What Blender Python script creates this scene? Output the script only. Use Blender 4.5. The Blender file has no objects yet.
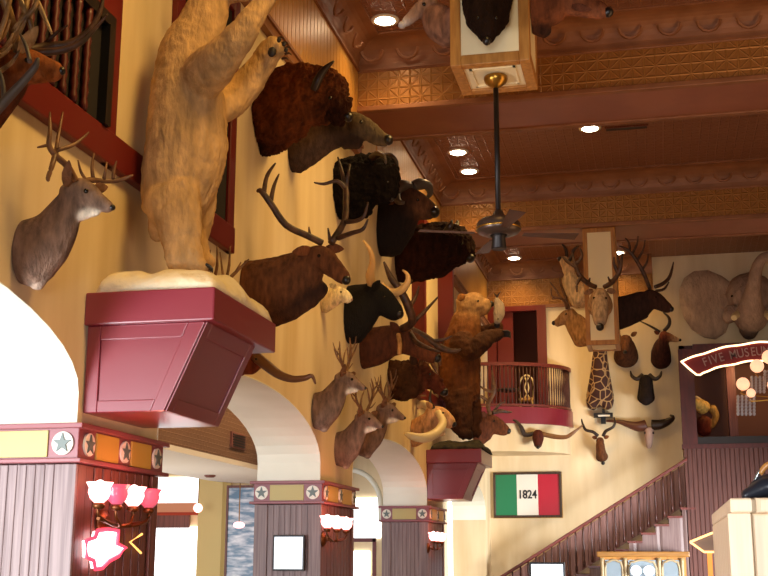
import bpy, bmesh, math, random
from mathutils import Vector, Matrix, noise
random.seed(7)
scn = bpy.context.scene
COL = scn.collection
# ---------------------------------------------------------------- camera, world, light
FPX = 1195.0
PI = math.pi
PITCH, YAW, ROLL = math.radians(12.8), math.radians(12.7), math.radians(0.15)
CAM = Vector((3.8, 0.0, 1.6))
FW = Vector((-math.sin(YAW)*math.cos(PITCH), math.cos(YAW)*math.cos(PITCH), math.sin(PITCH)))
_r0 = Vector((math.cos(YAW), math.sin(YAW), 0)); _u0 = _r0.cross(FW)
RT = math.cos(ROLL)*_r0 + math.sin(ROLL)*_u0
UP = -math.sin(ROLL)*_r0 + math.cos(ROLL)*_u0
cd = bpy.data.cameras.new('camera'); cam = bpy.data.objects.new('camera', cd); COL.objects.link(cam)
cd.sensor_width = 36.0; cd.lens = 36.0*FPX/768.0; cd.clip_start = 0.05; cd.clip_end = 200
M3 = Matrix((RT, UP, -FW)).transposed()
cam.matrix_world = Matrix.Translation(CAM) @ M3.to_4x4()
scn.camera = cam
vs = scn.view_settings
scn.display_settings.display_device = 'sRGB'
vs.view_transform = 'Standard'; vs.look = 'None'; vs.gamma = 1.0; vs.use_curve_mapping = False
vs.exposure = 0.0
try: scn.cycles.use_denoising = True
except Exception: pass
scn.cycles.max_bounces = 6
wd = bpy.data.worlds.new('world'); scn.world = wd; wd.use_nodes = True
wd.node_tree.nodes['Background'].inputs[0].default_value = (1.0, 0.50, 0.22, 1)
wd.node_tree.nodes['Background'].inputs[1].default_value = 0.13

def area(name, loc, target, sx, sy, power, color, spread=180):
    l = bpy.data.lights.new(name, 'AREA'); l.shape = 'RECTANGLE'; l.size = sx; l.size_y = sy
    l.energy = power; l.color = color; l.spread = math.radians(spread)
    o = bpy.data.objects.new(name, l); COL.objects.link(o); o.location = loc
    d = Vector(target) - Vector(loc); o.rotation_euler = d.to_track_quat('-Z', 'Y').to_euler()
    return o
TUNG = (1.0, 0.62, 0.19)
DAY = (0.93, 0.95, 1.0)
# daylight through the street windows of the side room, spilling out under the arches
area('daylight_street_near', (-2.4, 2.6, 1.5), (-0.2, 7.4, 2.3), 2.6, 2.2, 450, DAY, 150)
area('daylight_street_side', (-6.8, 18.5, 1.7), (-2.0, 22.0, 1.9), 8.0, 2.2, 150, DAY, 150)
# daylight from the entrance behind the camera, low in the hall
area('daylight_entrance', (3.6, -4.0, 1.3), (3.9, 15.0, 1.0), 2.4, 1.8, 115, DAY, 60)
# daylight from the right, lighting the stair end of the hall
area('daylight_right', (9.0, 21.0, 1.2), (0.8, 28.2, 0.9), 3.5, 1.6, 340, (0.95, 0.97, 1.0), 70)
# broad warm lights added near the ceiling to light the walls evenly
area('wall_fill_near', (3.2, 6.2, 8.2), (0.0, 6.8, 4.6), 1.6, 1.2, 70, TUNG, 95)
area('wall_fill_middle', (3.0, 12.2, 8.2), (0.0, 12.6, 4.4), 1.6, 1.2, 50, TUNG, 90)
area('wall_fill_far', (3.0, 18.8, 8.2), (0.0, 19.4, 4.4), 1.6, 1.2, 50, TUNG, 90)
area('wall_fill_end', (2.0, 24.2, 8.2), (1.4, 28.2, 4.6), 1.6, 1.2, 25, TUNG, 75)
# unseen warm light added low on the right to lift the tin ceiling
area('ceiling_fill', (8.0, 9.0, 2.6), (4.5, 12.0, 8.6), 3.0, 12.0, 260, (1.0, 0.60, 0.30), 150)
# upward light added in the side room as floor bounce on the white soffit
area('soffit_bounce', (-2.9, 13.5, 0.9), (-2.9, 13.6, 3.0), 1.2, 9.0, 45, (1.0, 0.90, 0.76), 120)
# unseen light added above the arches to brighten the brown fascia
area('fascia_fill', (-1.2, 12.5, 4.3), (-1.9, 12.5, 3.4), 9.0, 0.3, 60, (1.0, 0.72, 0.42), 80)

# ---------------------------------------------------------------- helpers
def ray(u, v): return FW*FPX + RT*(u-384.0) - UP*(v-288.0)
def at(u, v, y): d = ray(u, v); return CAM + d*((y-CAM.y)/d.y)
def atx(u, v, x): d = ray(u, v); return CAM + d*((x-CAM.x)/d.x)
def atz(u, v, z): d = ray(u, v); return CAM + d*((z-CAM.z)/d.z)
def kpx(p): return (Vector(p)-CAM).dot(FW)/FPX
def lin(c): return c/12.92 if c <= 0.04045 else ((c+0.055)/1.055)**2.4
def hx(s): return tuple(lin(int(s[i:i+2], 16)/255.0) for i in (0, 2, 4))

class MB:
    def __init__(s): s.v = []; s.f = []
    def add(s, vs, fs):
        n = len(s.v); s.v += [tuple(p) for p in vs]; s.f += [tuple(i+n for i in f) for f in fs]; return s
    def box(s, x0, x1, y0, y1, z0, z1):
        return s.add([(x0,y0,z0),(x1,y0,z0),(x1,y1,z0),(x0,y1,z0),(x0,y0,z1),(x1,y0,z1),(x1,y1,z1),(x0,y1,z1)],
            [(0,3,2,1),(4,5,6,7),(0,1,5,4),(1,2,6,5),(2,3,7,6),(3,0,4,7)])
    def hexa(s, a, b):
        return s.add(list(a)+list(b), [(0,3,2,1),(4,5,6,7),(0,1,5,4),(1,2,6,5),(2,3,7,6),(3,0,4,7)])
    def prism(s, pts, ax, a, b):
        def mk(p, t): return (t,p[0],p[1]) if ax == 'x' else ((p[0],t,p[1]) if ax == 'y' else (p[0],p[1],t))
        n = len(pts); vs = [mk(p, a) for p in pts]+[mk(p, b) for p in pts]
        fs = [tuple(range(n))[::-1], tuple(range(n, 2*n))]+[(i,(i+1)%n,n+(i+1)%n,n+i) for i in range(n)]
        return s.add(vs, fs)
    def tube(s, pts, rad, seg=7, smooth=3, flat=None):
        pts = [Vector(p) for p in pts]
        if not isinstance(rad, (list, tuple)): rad = [rad]*len(pts)
        P, R = spline(pts, rad, smooth)
        up = Vector((0.13, 0.27, 0.95)); vs = []; fs = []
        n = len(P)
        for i, p in enumerate(P):
            t = (P[min(i+1, n-1)]-P[max(i-1, 0)]).normalized()
            a = t.cross(up)
            if a.length < 1e-3: a = t.cross(Vector((1, 0, 0)))
            a.normalize(); b = t.cross(a)
            for k in range(seg):
                an = 2*PI*k/seg; vs.append(p + a*math.cos(an)*R[i] + b*math.sin(an)*R[i])
        for i in range(n-1):
            for k in range(seg): fs.append((i*seg+k, i*seg+(k+1)%seg, (i+1)*seg+(k+1)%seg, (i+1)*seg+k))
        fs.append(tuple(range(seg))[::-1]); fs.append(tuple(range((n-1)*seg, n*seg)))
        return s.add(vs, fs)
    def lathe(s, c, prof, seg=20, axis='z'):
        vs = []; fs = []; c = Vector(c)
        for r, h in prof:
            for k in range(seg):
                a = 2*PI*k/seg; x, y = r*math.cos(a), r*math.sin(a)
                vs.append(c+(Vector((x,y,h)) if axis == 'z' else Vector((h,x,y)) if axis == 'x' else Vector((x,h,y))))
        for i in range(len(prof)-1):
            for k in range(seg): fs.append((i*seg+k, i*seg+(k+1)%seg, (i+1)*seg+(k+1)%seg, (i+1)*seg+k))
        fs.append(tuple(range(seg))[::-1]); fs.append(tuple(range((len(prof)-1)*seg, len(prof)*seg)))
        return s.add(vs, fs)
    def ball(s, c, rx, ry=None, rz=None, seg=12, rings=8):
        ry = rx if ry is None else ry; rz = rx if rz is None else rz
        pr = [(max(math.sin(PI*i/rings), 0.02), -math.cos(PI*i/rings)) for i in range(rings+1)]
        n0 = len(s.v); s.lathe((0,0,0), pr, seg)
        for i in range(n0, len(s.v)):
            p = s.v[i]; s.v[i] = (c[0]+p[0]*rx, c[1]+p[1]*ry, c[2]+p[2]*rz)
        return s
    def build(s, name, mat, parent=None, smooth=False, bevel=0):
        me = bpy.data.meshes.new(name)
        off = ROOT_LOC.get(parent.name, Vector()) if parent else Vector()
        me.from_pydata([tuple(Vector(p)-off) for p in s.v], [], s.f); me.update()
        bm = bmesh.new(); bm.from_mesh(me); bmesh.ops.recalc_face_normals(bm, faces=bm.faces); bm.to_mesh(me); bm.free()
        if smooth:
            for p in me.polygons: p.use_smooth = len(p.vertices) < 6
        me.materials.append(mat)
        o = bpy.data.objects.new(name, me); COL.objects.link(o)
        if parent: o.parent = parent; ROOT_LOC[o.name] = off
        if bevel:
            m = o.modifiers.new('bevel', 'BEVEL'); m.width = bevel; m.segments = 2; m.limit_method = 'ANGLE'
        return o
ROOT_LOC = {}
def spline(P, R, sub):
    if sub <= 1 or len(P) < 3: return P, list(R)
    out = []; ro = []
    n = len(P)
    for i in range(n-1):
        p0, p1, p2, p3 = P[max(i-1,0)], P[i], P[i+1], P[min(i+2,n-1)]
        for j in range(sub):
            t = j/sub
            out.append(0.5*((2*p1)+(p2-p0)*t+(2*p0-5*p1+4*p2-p3)*t*t+(3*p1-p0-3*p2+p3)*t**3))
            ro.append(R[i]*(1-t)+R[i+1]*t)
    out.append(P[-1]); ro.append(R[-1]); return out, ro
def root(name, loc, label, cat, group=None):
    o = bpy.data.objects.new(name, None); o.empty_display_size = 0.1; COL.objects.link(o)
    o.location = loc; ROOT_LOC[o.name] = Vector(loc); tag(o, label, cat, group); return o
def tag(o, label, cat, group=None):
    o['label'] = label; o['category'] = cat
    if group: o['group'] = group
    return o
def struct(o): o['kind'] = 'structure'; return o
def copy_tree(o, parent=None):
    c = o.copy(); COL.objects.link(c)
    if parent: c.parent = parent
    for ch in list(o.children): copy_tree(ch, c)
    return c

# ---------------------------------------------------------------- materials
def mat(name, col, rough=0.6, metal=0.0, emit=0.0, ecol=None, spec=0.5):
    m = bpy.data.materials.new(name); m.use_nodes = True
    b = m.node_tree.nodes['Principled BSDF']
    b.inputs['Base Color'].default_value = (*col, 1); b.inputs['Roughness'].default_value = rough
    b.inputs['Metallic'].default_value = metal
    b.inputs['Specular IOR Level'].default_value = spec
    if emit:
        b.inputs['Emission Color'].default_value = (*(ecol or col), 1); b.inputs['Emission Strength'].default_value = emit
    return m
def nodes(m): return m.node_tree.nodes, m.node_tree.links, m.node_tree.nodes['Principled BSDF']
def mix_noise(m, c1, c2, scale=6, stretch=(1,1,1), detail=4, lo=0.35, hi=0.65):
    n, l, b = nodes(m)
    tc = n.new('ShaderNodeTexCoord'); mp = n.new('ShaderNodeMapping'); mp.inputs['Scale'].default_value = stretch
    nz = n.new('ShaderNodeTexNoise'); nz.inputs['Scale'].default_value = scale; nz.inputs['Detail'].default_value = detail
    cr = n.new('ShaderNodeValToRGB'); cr.color_ramp.elements[0].position = lo; cr.color_ramp.elements[1].position = hi
    cr.color_ramp.elements[0].color = (*c1, 1); cr.color_ramp.elements[1].color = (*c2, 1)
    l.new(tc.outputs['Object'], mp.inputs[0]); l.new(mp.outputs[0], nz.inputs[0]); l.new(nz.outputs[0], cr.inputs[0])
    l.new(cr.outputs[0], b.inputs['Base Color']); return mp, nz
def bump_noise(m, scale, strength, stretch=(1,1,1), dist=0.02):
    n, l, b = nodes(m)
    tc = n.new('ShaderNodeTexCoord'); mp = n.new('ShaderNodeMapping'); mp.inputs['Scale'].default_value = stretch
    nz = n.new('ShaderNodeTexNoise'); nz.inputs['Scale'].default_value = scale; nz.inputs['Detail'].default_value = 5
    bp = n.new('ShaderNodeBump'); bp.inputs['Strength'].default_value = strength; bp.inputs['Distance'].default_value = dist
    l.new(tc.outputs['Object'], mp.inputs[0]); l.new(mp.outputs[0], nz.inputs[0]); l.new(nz.outputs[0], bp.inputs['Height'])
    l.new(bp.outputs[0], b.inputs['Normal'])
def wood(name, c1, c2, stretch=(12,12,1), rough=0.45):
    m = mat(name, c1, rough); mix_noise(m, c1, c2, 2.2, stretch); return m
def planks(name, c1, c2, axis, width, rough=0.5):
    # vertical boards: a groove every <width> metres along the axis
    m = mat(name, c1, rough); n, l, b = nodes(m); mix_noise(m, c1, c2, 2.0, (14,14,0.8))
    tc = n.new('ShaderNodeTexCoord'); sp = n.new('ShaderNodeSeparateXYZ'); l.new(tc.outputs['Object'], sp.inputs[0])
    dv = n.new('ShaderNodeMath'); dv.operation = 'DIVIDE'; dv.inputs[1].default_value = width
    fr = n.new('ShaderNodeMath'); fr.operation = 'FRACT'
    pp = n.new('ShaderNodeMath'); pp.operation = 'PINGPONG'; pp.inputs[1].default_value = 0.5
    mr = n.new('ShaderNodeMapRange'); mr.inputs['From Max'].default_value = 0.12
    if axis == 'xy':
        ad = n.new('ShaderNodeMath'); ad.operation = 'ADD'; l.new(sp.outputs[0], ad.inputs[0]); l.new(sp.outputs[1], ad.inputs[1]); src = ad.outputs[0]
    else: src = sp.outputs['xyz'.index(axis)]
    l.new(src, dv.inputs[0]); l.new(dv.outputs[0], fr.inputs[0]); l.new(fr.outputs[0], pp.inputs[0]); l.new(pp.outputs[0], mr.inputs['Value'])
    bp = n.new('ShaderNodeBump'); bp.inputs['Distance'].default_value = 0.02; bp.inputs['Strength'].default_value = 1.0
    l.new(mr.outputs[0], bp.inputs['Height']); l.new(bp.outputs[0], b.inputs['Normal']); return m
def tin(name, c1, c2, axes, size, rough=0.35, metal=0.55):
    # embossed pressed tin: square tiles with a raised diagonal star
    m = mat(name, c1, rough, metal); n, l, b = nodes(m)
    tc = n.new('ShaderNodeTexCoord'); sp = n.new('ShaderNodeSeparateXYZ'); l.new(tc.outputs['Object'], sp.inputs[0])
    def mth(op, a, bb=None, val=None):
        q = n.new('ShaderNodeMath'); q.operation = op; l.new(a, q.inputs[0])
        if bb is not None: l.new(bb, q.inputs[1])
        elif val is not None: q.inputs[1].default_value = val
        return q.outputs[0]
    pq = []
    for a in axes:
        q = mth('DIVIDE', sp.outputs['xyz'.index(a)], None, size); q = mth('FRACT', q); pq.append(mth('SUBTRACT', q, None, 0.5))
    a, c = pq; aa, cc = mth('ABSOLUTE', a), mth('ABSOLUTE', c)
    edge = mth('MAXIMUM', aa, cc)
    e1 = n.new('ShaderNodeMapRange'); e1.inputs['From Min'].default_value = 0.44; e1.inputs['From Max'].default_value = 0.49; l.new(edge, e1.inputs['Value'])
    dg = mth('ABSOLUTE', mth('SUBTRACT', aa, cc))
    e2 = n.new('ShaderNodeMapRange'); e2.inputs['From Min'].default_value = 0.06; e2.inputs['From Max'].default_value = 0.0; l.new(dg, e2.inputs['Value'])
    e3 = n.new('ShaderNodeMapRange'); e3.inputs['From Min'].default_value = 0.05; e3.inputs['From Max'].default_value = 0.0; l.new(mth('MINIMUM', aa, cc), e3.inputs['Value'])
    h = mth('MAXIMUM', mth('MAXIMUM', e1.outputs[0], e2.outputs[0]), e3.outputs[0])
    bp = n.new('ShaderNodeBump'); bp.inputs['Distance'].default_value = 0.015; bp.inputs['Strength'].default_value = 0.8
    l.new(h, bp.inputs['Height']); l.new(bp.outputs[0], b.inputs['Normal'])
    mx = n.new('ShaderNodeMix'); mx.data_type = 'RGBA'; mx.inputs[6].default_value = (*c1,1); mx.inputs[7].default_value = (*c2,1)
    l.new(h, mx.inputs[0]); l.new(mx.outputs[2], b.inputs['Base Color']); return m
def fur(name, rough=0.85, bs=60, bstr=0.5, stretch=(1,1,0.35), var=0.45):
    m = mat(name, (.5,.5,.5), rough, spec=0.25); n, l, b = nodes(m)
    at_ = n.new('ShaderNodeAttribute'); at_.attribute_name = 'Col'
    tc = n.new('ShaderNodeTexCoord'); mp = n.new('ShaderNodeMapping'); mp.inputs['Scale'].default_value = stretch
    nz = n.new('ShaderNodeTexNoise'); nz.inputs['Scale'].default_value = bs*0.35; nz.inputs['Detail'].default_value = 6
    mr = n.new('ShaderNodeMapRange'); mr.inputs['From Min'].default_value = 0.3; mr.inputs['From Max'].default_value = 0.7
    mr.inputs['To Min'].default_value = 1-var; mr.inputs['To Max'].default_value = 1+var
    vm = n.new('ShaderNodeVectorMath'); vm.operation = 'SCALE'
    l.new(tc.outputs['Object'], mp.inputs[0]); l.new(mp.outputs[0], nz.inputs[0]); l.new(nz.outputs[0], mr.inputs['Value'])
    l.new(at_.outputs['Color'], vm.inputs[0]); l.new(mr.outputs[0], vm.inputs['Scale']); l.new(vm.outputs[0], b.inputs['Base Color'])
    n2 = n.new('ShaderNodeTexNoise'); n2.inputs['Scale'].default_value = bs; n2.inputs['Detail'].default_value = 6
    l.new(mp.outputs[0], n2.inputs[0])
    bp = n.new('ShaderNodeBump'); bp.inputs['Strength'].default_value = bstr; bp.inputs['Distance'].default_value = 0.03
    l.new(n2.outputs[0], bp.inputs['Height']); l.new(bp.outputs[0], b.inputs['Normal']); return m

plaster = mat('cream_plaster', hx('e0c48c'), 0.75, spec=0.3); mix_noise(plaster, hx('d4bc90'), hx('e6d2ac'), 1.0, (2.2,2.2,0.35)); 
jambp = mat('white_plaster', hx('efe8d6'), 0.8, spec=0.3); mix_noise(jambp, hx('e6e6d4'), hx('f0f0e0'), 1.2)
redtrim = mat('red_paint', hx('64130e'), 0.4)
burg = mat('burgundy_paint', hx('7c2430'), 0.28, spec=0.8)
redspin = mat('red_spindle_paint', hx('4e100c'), 0.45)
burgdark = mat('burgundy_groove', hx('56101c'), 0.4)
mauve = mat('mauve_trim_paint', hx('86454a'), 0.4)
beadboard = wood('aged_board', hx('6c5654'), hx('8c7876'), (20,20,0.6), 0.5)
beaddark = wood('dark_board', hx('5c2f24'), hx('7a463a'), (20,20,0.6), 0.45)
panelol = mat('olive_panel', hx('b8a868'), 0.5)
sconceglow = mat('amber_sconce_glow', hx('a8893c'), 0.4, emit=0.12, ecol=hx('ff9a20'))  # faint emission stands in for the tulip lamps' light on these panels
starwhite = mat('star_disc_white', hx('ece6d6'), 0.5)
stargreen = mat('star_grey', hx('5d6b66'), 0.45)
tinceil = tin('tin_ceiling', hx('8c5c42'), hx('9c6c50'), 'xy', 0.30, 0.4, 0.25)
tinfr_y = tin('tin_frieze', hx('a06c34'), hx('ae7a3e'), 'xz', 0.30, 0.4, 0.3)
tinfr_x = tin('tin_frieze_side', hx('c88e3c'), hx('d8a04c'), 'yz', 0.30, 0.4, 0.3)
tinbrown = tin('tin_soffit', hx('6d4a30'), hx('8a6546'), 'yz', 0.12, 0.5, 0.2)
crownm = mat('crown_brown', hx('7d4a2a'), 0.55, 0.15); mix_noise(crownm, hx('82522f'), hx('98643f'), 3)
beamm = mat('beam_brown', hx('935638'), 0.45, 0.05); mix_noise(beamm, hx('8c5034'), hx('9a5c3e'), 1.5)
soffw = mat('soffit_white', hx('d8cfc0'), 0.7)
woodred = planks('stair_wood', hx('8a625c'), hx('a47c76'), 'x', 0.14)
woodpan = planks('panel_wood', hx('4c261e'), hx('64382e'), 'x', 0.10)
woodrail = wood('rail_wood', hx('5c261e'), hx('74342a'), (3,12,12), 0.35)
woodbal = wood('baluster_wood', hx('3c1c16'), hx('4e2820'), (10,10,2), 0.4)
woodgrey = planks('stair_side_wood', hx('6e5450'), hx('87706c'), 'x', 0.5)
woodblond = planks('blond_wood', hx('e4c49c'), hx('f2dab6'), 'xy', 0.16, 0.45)
woodoak = wood('oak_frame', hx('9c6424'), hx('ba8038'), (10,10,1.5), 0.5)
creampan = mat('cream_panel', hx('ecd8a8'), 0.6)
brass = mat('brass', hx('a87c30'), 0.3, 0.9)
abrass = mat('aged_brass', hx('6a3c1c'), 0.4, 0.7)
darkmet = mat('dark_metal', hx('1c1410'), 0.45, 0.4)
black = mat('black_paint', hx('0c0a0a'), 0.4)
fanmet = mat('fan_bronze', hx('4a3a30'), 0.35, 0.5)
hornd = mat('dark_horn', hx('2c1c12'), 0.4); hornp = mat('pale_horn', hx('d8b070'), 0.35); horncream = mat('cream_horn', hx('ddc690'), 0.4)
horngrey = mat('grey_horn', hx('4a4038'), 0.45)
antl = mat('antler', hx('6b4526'), 0.5); mix_noise(antl, hx('55341c'), hx('845a34'), 12)
antld = mat('dark_antler', hx('3d2415'), 0.5); mix_noise(antld, hx('2c190e'), hx('573620'), 12)
antlg = mat('grey_antler', hx('80684a'), 0.4); mix_noise(antlg, hx('4a3420'), hx('b08c58'), 9)
eyem = mat('eye_glass', hx('0a0604'), 0.08); nosem = mat('nose_dark', hx('140d0a'), 0.35)
furm = fur('fur'); furshag = fur('shaggy_fur', bs=34, bstr=1.0, var=0.5); furshag.node_tree.nodes['Principled BSDF'].inputs['Specular IOR Level'].default_value = 0.08; furw = fur('bear_fur', bs=34, bstr=0.7, var=0.3, stretch=(1,1,0.35))
hide = fur('wrinkled_hide', bs=30, bstr=0.9, var=0.2, rough=0.8)
padm = mat('paw_pad', hx('1a100c'), 0.6)
white_e = mat('daylight_glass', (1,1,1), 0.5, emit=3.2, ecol=(0.97,0.98,1.0))
lensm = mat('lamp_lens', (1,1,1), 0.5, emit=22, ecol=(1.0,0.86,0.62))
tulip = mat('pink_glass_lit', hx('ffb0b0'), 0.3, emit=5.0, ecol=(1.0,0.36,0.34))
tulipd = mat('pink_glass', hx('d04868'), 0.25, emit=0.45, ecol=(1.0,0.2,0.28))
bulbm = mat('bulb_white', (1,1,1), 0.3, emit=12, ecol=(1.0,0.80,0.74))
neonr = mat('neon_red', (.9,.05,.08), 0.4, emit=1.6, ecol=(1.0,0.06,0.12)); neonw = mat('neon_white', (1,1,1), 0.4, emit=4, ecol=(1.0,0.86,0.9))
neong = mat('neon_amber', (1,.6,.2), 0.4, emit=1.6, ecol=(1.0,0.55,0.15))
ropem = mat('rope_light', (1,.8,.5), 0.4, emit=3.5, ecol=(1.0,0.66,0.34))
signred = mat('sign_red', hx('7a1c1c'), 0.5); lettm = mat('sign_letter', hx('b09088'), 0.5)
globem = mat('globe_glass', hx('ffc890'), 0.3, emit=1.1, ecol=(1.0,0.56,0.34))
crystal = mat('crystal', hx('c8c4c8'), 0.1, 0.3)
rockw = mat('snow_rock', hx('e6d6b2'), 0.85); bump_noise(rockw, 6, 0.7, dist=0.08)
rockd = mat('mossy_rock', hx('2c2414'), 0.9); mix_noise(rockd, hx('1e180e'), hx('3c3420'), 9); bump_noise(rockd, 10, 0.9, dist=0.06)
flagg = mat('flag_green', hx('1a7448'), 0.35); flagw = mat('flag_white', hx('e4dccb'), 0.35); flagr = mat('flag_red', hx('b01028'), 0.35)
screen = mat('screen', (0.8,0.9,1), 0.3, emit=1.15, ecol=(0.78,0.88,1.0))
roomshade = mat('painted_room_shade', hx('140804'), 0.9); redroom = mat('dim_red_room', hx('5a1a10'), 0.7)
bronzed = mat('gallery_brown', hx('6a3a1c'), 0.6)

# ---------------------------------------------------------------- structure
def arch_poly(y0, y1, zs, zt, n=20):
    c = (y0+y1)/2; a = (y1-y0)/2; b = zt-zs
    return [(c+a*math.cos(PI-PI*i/n), zs+b*math.sin(PI-PI*i/n)) for i in range(n+1)]
ZT = 8.62
ARCH = [(2.6, 7.43), (8.78, 13.51), (15.03, 20.22), (21.74, 27.4)]
T = -0.76
# left wall: cells between the arches and panels above each arch
wl = MB()
def wall_strip(lo, hi, poly):
    # wall above an opening: strips between the arch polyline and the wall top, with both faces and the soffit
    pass
solid = [(-1.0, 2.6), (7.43, 8.78), (13.51, 15.03), (20.22, 21.74), (27.4, 28.3)]
for a, b in solid: wl.box(T, 0, a, b, 0, ZT)
for a, b in ARCH:
    pl = arch_poly(a, b, 2.70, 3.33)
    for i in range(len(pl)-1):
        (ya, za), (yb, zb) = pl[i], pl[i+1]
        wl.add([(0,ya,za),(0,yb,zb),(0,yb,ZT),(0,ya,ZT),(T,ya,za),(T,yb,zb),(T,yb,ZT),(T,ya,ZT)], [(0,1,2,3),(5,4,7,6)])
wall_left = struct(wl.build('wall_left', plaster))
arl = MB()
for a, b in ARCH:
    pl = [(a, 2.48)]+arch_poly(a, b, 2.70, 3.33)+[(b, 2.48)]
    inn = []
    for i, (y, z) in enumerate(pl):
        cy, cz = (a+b)/2, 2.5; d = Vector((cy-y, cz-z)).normalized()*0.012; inn.append((y+d.x, z+d.y))
    for i in range(len(pl)-1):
        (ya, za), (yb, zb), (yc, zc), (yd, zd) = pl[i], pl[i+1], inn[i+1], inn[i]
        arl.add([(T,ya,za),(0.004,ya,za),(0.004,yb,zb),(T,yb,zb),(T,yd,zd),(0.004,yd,zd),(0.004,yc,zc),(T,yc,zc)], [(0,1,2,3),(4,7,6,5),(1,5,6,2),(0,3,7,4)])
o = arl.build('trim_1', jambp); struct(o)
# floor
struct(MB().box(-8, 12, -6, 32, -0.1, 0).build('floor', wood('floor_wood', hx('9a7a5c'), hx('a88868'), (1,14,14))))
# ceiling
struct(MB().box(-0.8, 9, -1, 29, ZT, ZT+0.1).build('ceiling', tinceil))
BEAM = [(8.58, 9.75), (15.13, 16.3), (21.71, 22.9)]
ZB = 7.65
for i, (a, b) in enumerate(BEAM):
    bm_ = struct(MB().box(0, 9, a, b, ZB, ZT).build('beam', beamm))
    MB().box(0.02, 9, a-0.012, a+0.02, ZB+0.05, 8.25).build('frieze', tinfr_y, bm_)
    m = MB()
    m.box(0, 9, a-0.05, a+0.06, ZB-0.03, ZB+0.05); m.box(0, 9, b-0.06, b+0.05, ZB-0.03, ZB+0.05); m.box(0, 9, a-0.03, a+0.02, 8.2, 8.26)
    m.build('edge_moulding', crownm, bm_, bevel=0.015)
def crown(m, a, b, face, axis, sign, nrep=None, w=0.34):
    # coved crown between wall face and ceiling; axis = run direction
    prof = []
    for i in range(9):
        t = i/8*PI/2; prof.append((w*(1-math.cos(t))*0.9+0.02, 8.25+0.35*math.sin(t)*0.98))
    prof = [(0.0, 8.22), (0.05, 8.22), (0.05, 8.25)]+prof+[(w+0.04, 8.595), (w+0.04, ZT), (0, ZT)]
    if axis == 'x': m.prism([(face+sign*p, z) for p, z in prof], 'x', a, b)
    else: m.prism([(face+sign*p, z) for p, z in prof], 'y', a, b)
    n = int((b-a)/0.5)
    for i in range(n):   # pressed garland loops on the cove
        c = a+0.25+i*0.5; pts = []
        for j in range(7):
            t = PI*j/6; s_ = c-0.15*math.cos(t); h = 8.45-0.12*math.sin(t); q = 0.10+0.03*math.cos(t)**2+max(0,(h-8.3))*0.35
            pts.append((s_, face+sign*q, h) if axis == 'x' else (face+sign*q, s_, h))
        m.tube(pts, 0.022, 5, 1)
    return m
for i, (a, b) in enumerate(BEAM):
    struct(crown(MB(), 0, 9, a, 'x', -1).build('trim_%d' % (i+2), crownm))
cw = MB()
for a, b in ((2.0, 8.58), (9.75, 15.13), (16.3, 21.71), (22.9, 28.24)): crown(cw, a, b, 0, 'y', 1)
struct(cw.build('trim_5', crownm))
struct(crown(MB(), 0, 3.95, 28.24, 'x', -1).build('trim_6', crownm))
fw = MB()
for a, b in ((2.0, 8.58), (9.75, 15.13), (16.3, 21.71), (22.9, 28.24)): fw.box(0, 0.014, a, b, 7.12, 8.25)
ribs = planks('tin_ribs', hx('c08838'), hx('d09a48'), 'y', 0.15, 0.4); ribs.node_tree.nodes['Principled BSDF'].inputs['Metallic'].default_value = 0.25
struct(fw.build('trim_7', ribs))
tb = MB()
for a, b in ((2.0, 8.58), (9.75, 15.13), (16.3, 21.71), (22.9, 28.24)): tb.box(0, 0.075, a, b, 6.99, 7.14); tb.box(0, 0.10, a, b, 7.10, 7.14)
tb.box(0, 3.95, 28.19, 28.24, 7.50, 7.58)
struct(tb.build('trim_8', crownm))
# back wall with a door behind the balcony and the gallery opening
YB = 28.24
bw = MB()
bw.box(-0.76, 0.02, YB, YB+0.2, 0, ZT); bw.box(0.02, 1.22, YB, YB+0.2, 0, 4.85); bw.box(0.02, 1.22, YB, YB+0.2, 7.5, ZT)
bw.box(1.22, 4.55, YB, YB+0.2, 0, ZT); bw.box(4.55, 9, YB, YB+0.2, 6.25, ZT)
struct(bw.build('wall_back', plaster))
struct(MB().box(0.02, 3.95, YB-0.014, YB, 7.58, 8.25).build('trim_9', tinfr_y))
d1 = struct(MB().box(1.20, 1.42, YB-0.06, YB+0.1, 4.85, 7.56).box(0.0, 0.22, YB-0.06, YB+0.1, 4.85, 7.56).box(0.22, 1.2, YB-0.06, YB+0.1, 7.44, 7.56).build('door_1', redtrim))
m = MB().box(-0.6, 2.2, 30.6, 30.7, 4.8, 8); m.box(-0.6, -0.5, YB+0.2, 30.6, 4.8, 8); m.box(2.1, 2.2, YB+0.2, 30.6, 4.8, 8); m.box(-0.6, 2.2, YB+0.2, 30.7, 7.9, 8.0); m.box(-0.6, 2.2, YB+0.2, 30.7, 4.7, 4.84)
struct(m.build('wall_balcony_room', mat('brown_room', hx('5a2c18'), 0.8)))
bp_ = bpy.data.lights.new('balcony_room_fill', 'POINT'); bp_.energy = 7; bp_.color = (1.0,.5,.25); bp_.shadow_soft_size = .15  # unseen point light added to lift the room behind the balcony
bo_ = bpy.data.objects.new('balcony_room_fill', bp_); COL.objects.link(bo_); bo_.location = (1.6, 29.4, 7.3)
struct(MB().box(0.24, 0.62, YB+0.02, YB+0.06, 4.85, 7.44).build('door_2', redtrim))   # the leaf standing half closed
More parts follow.
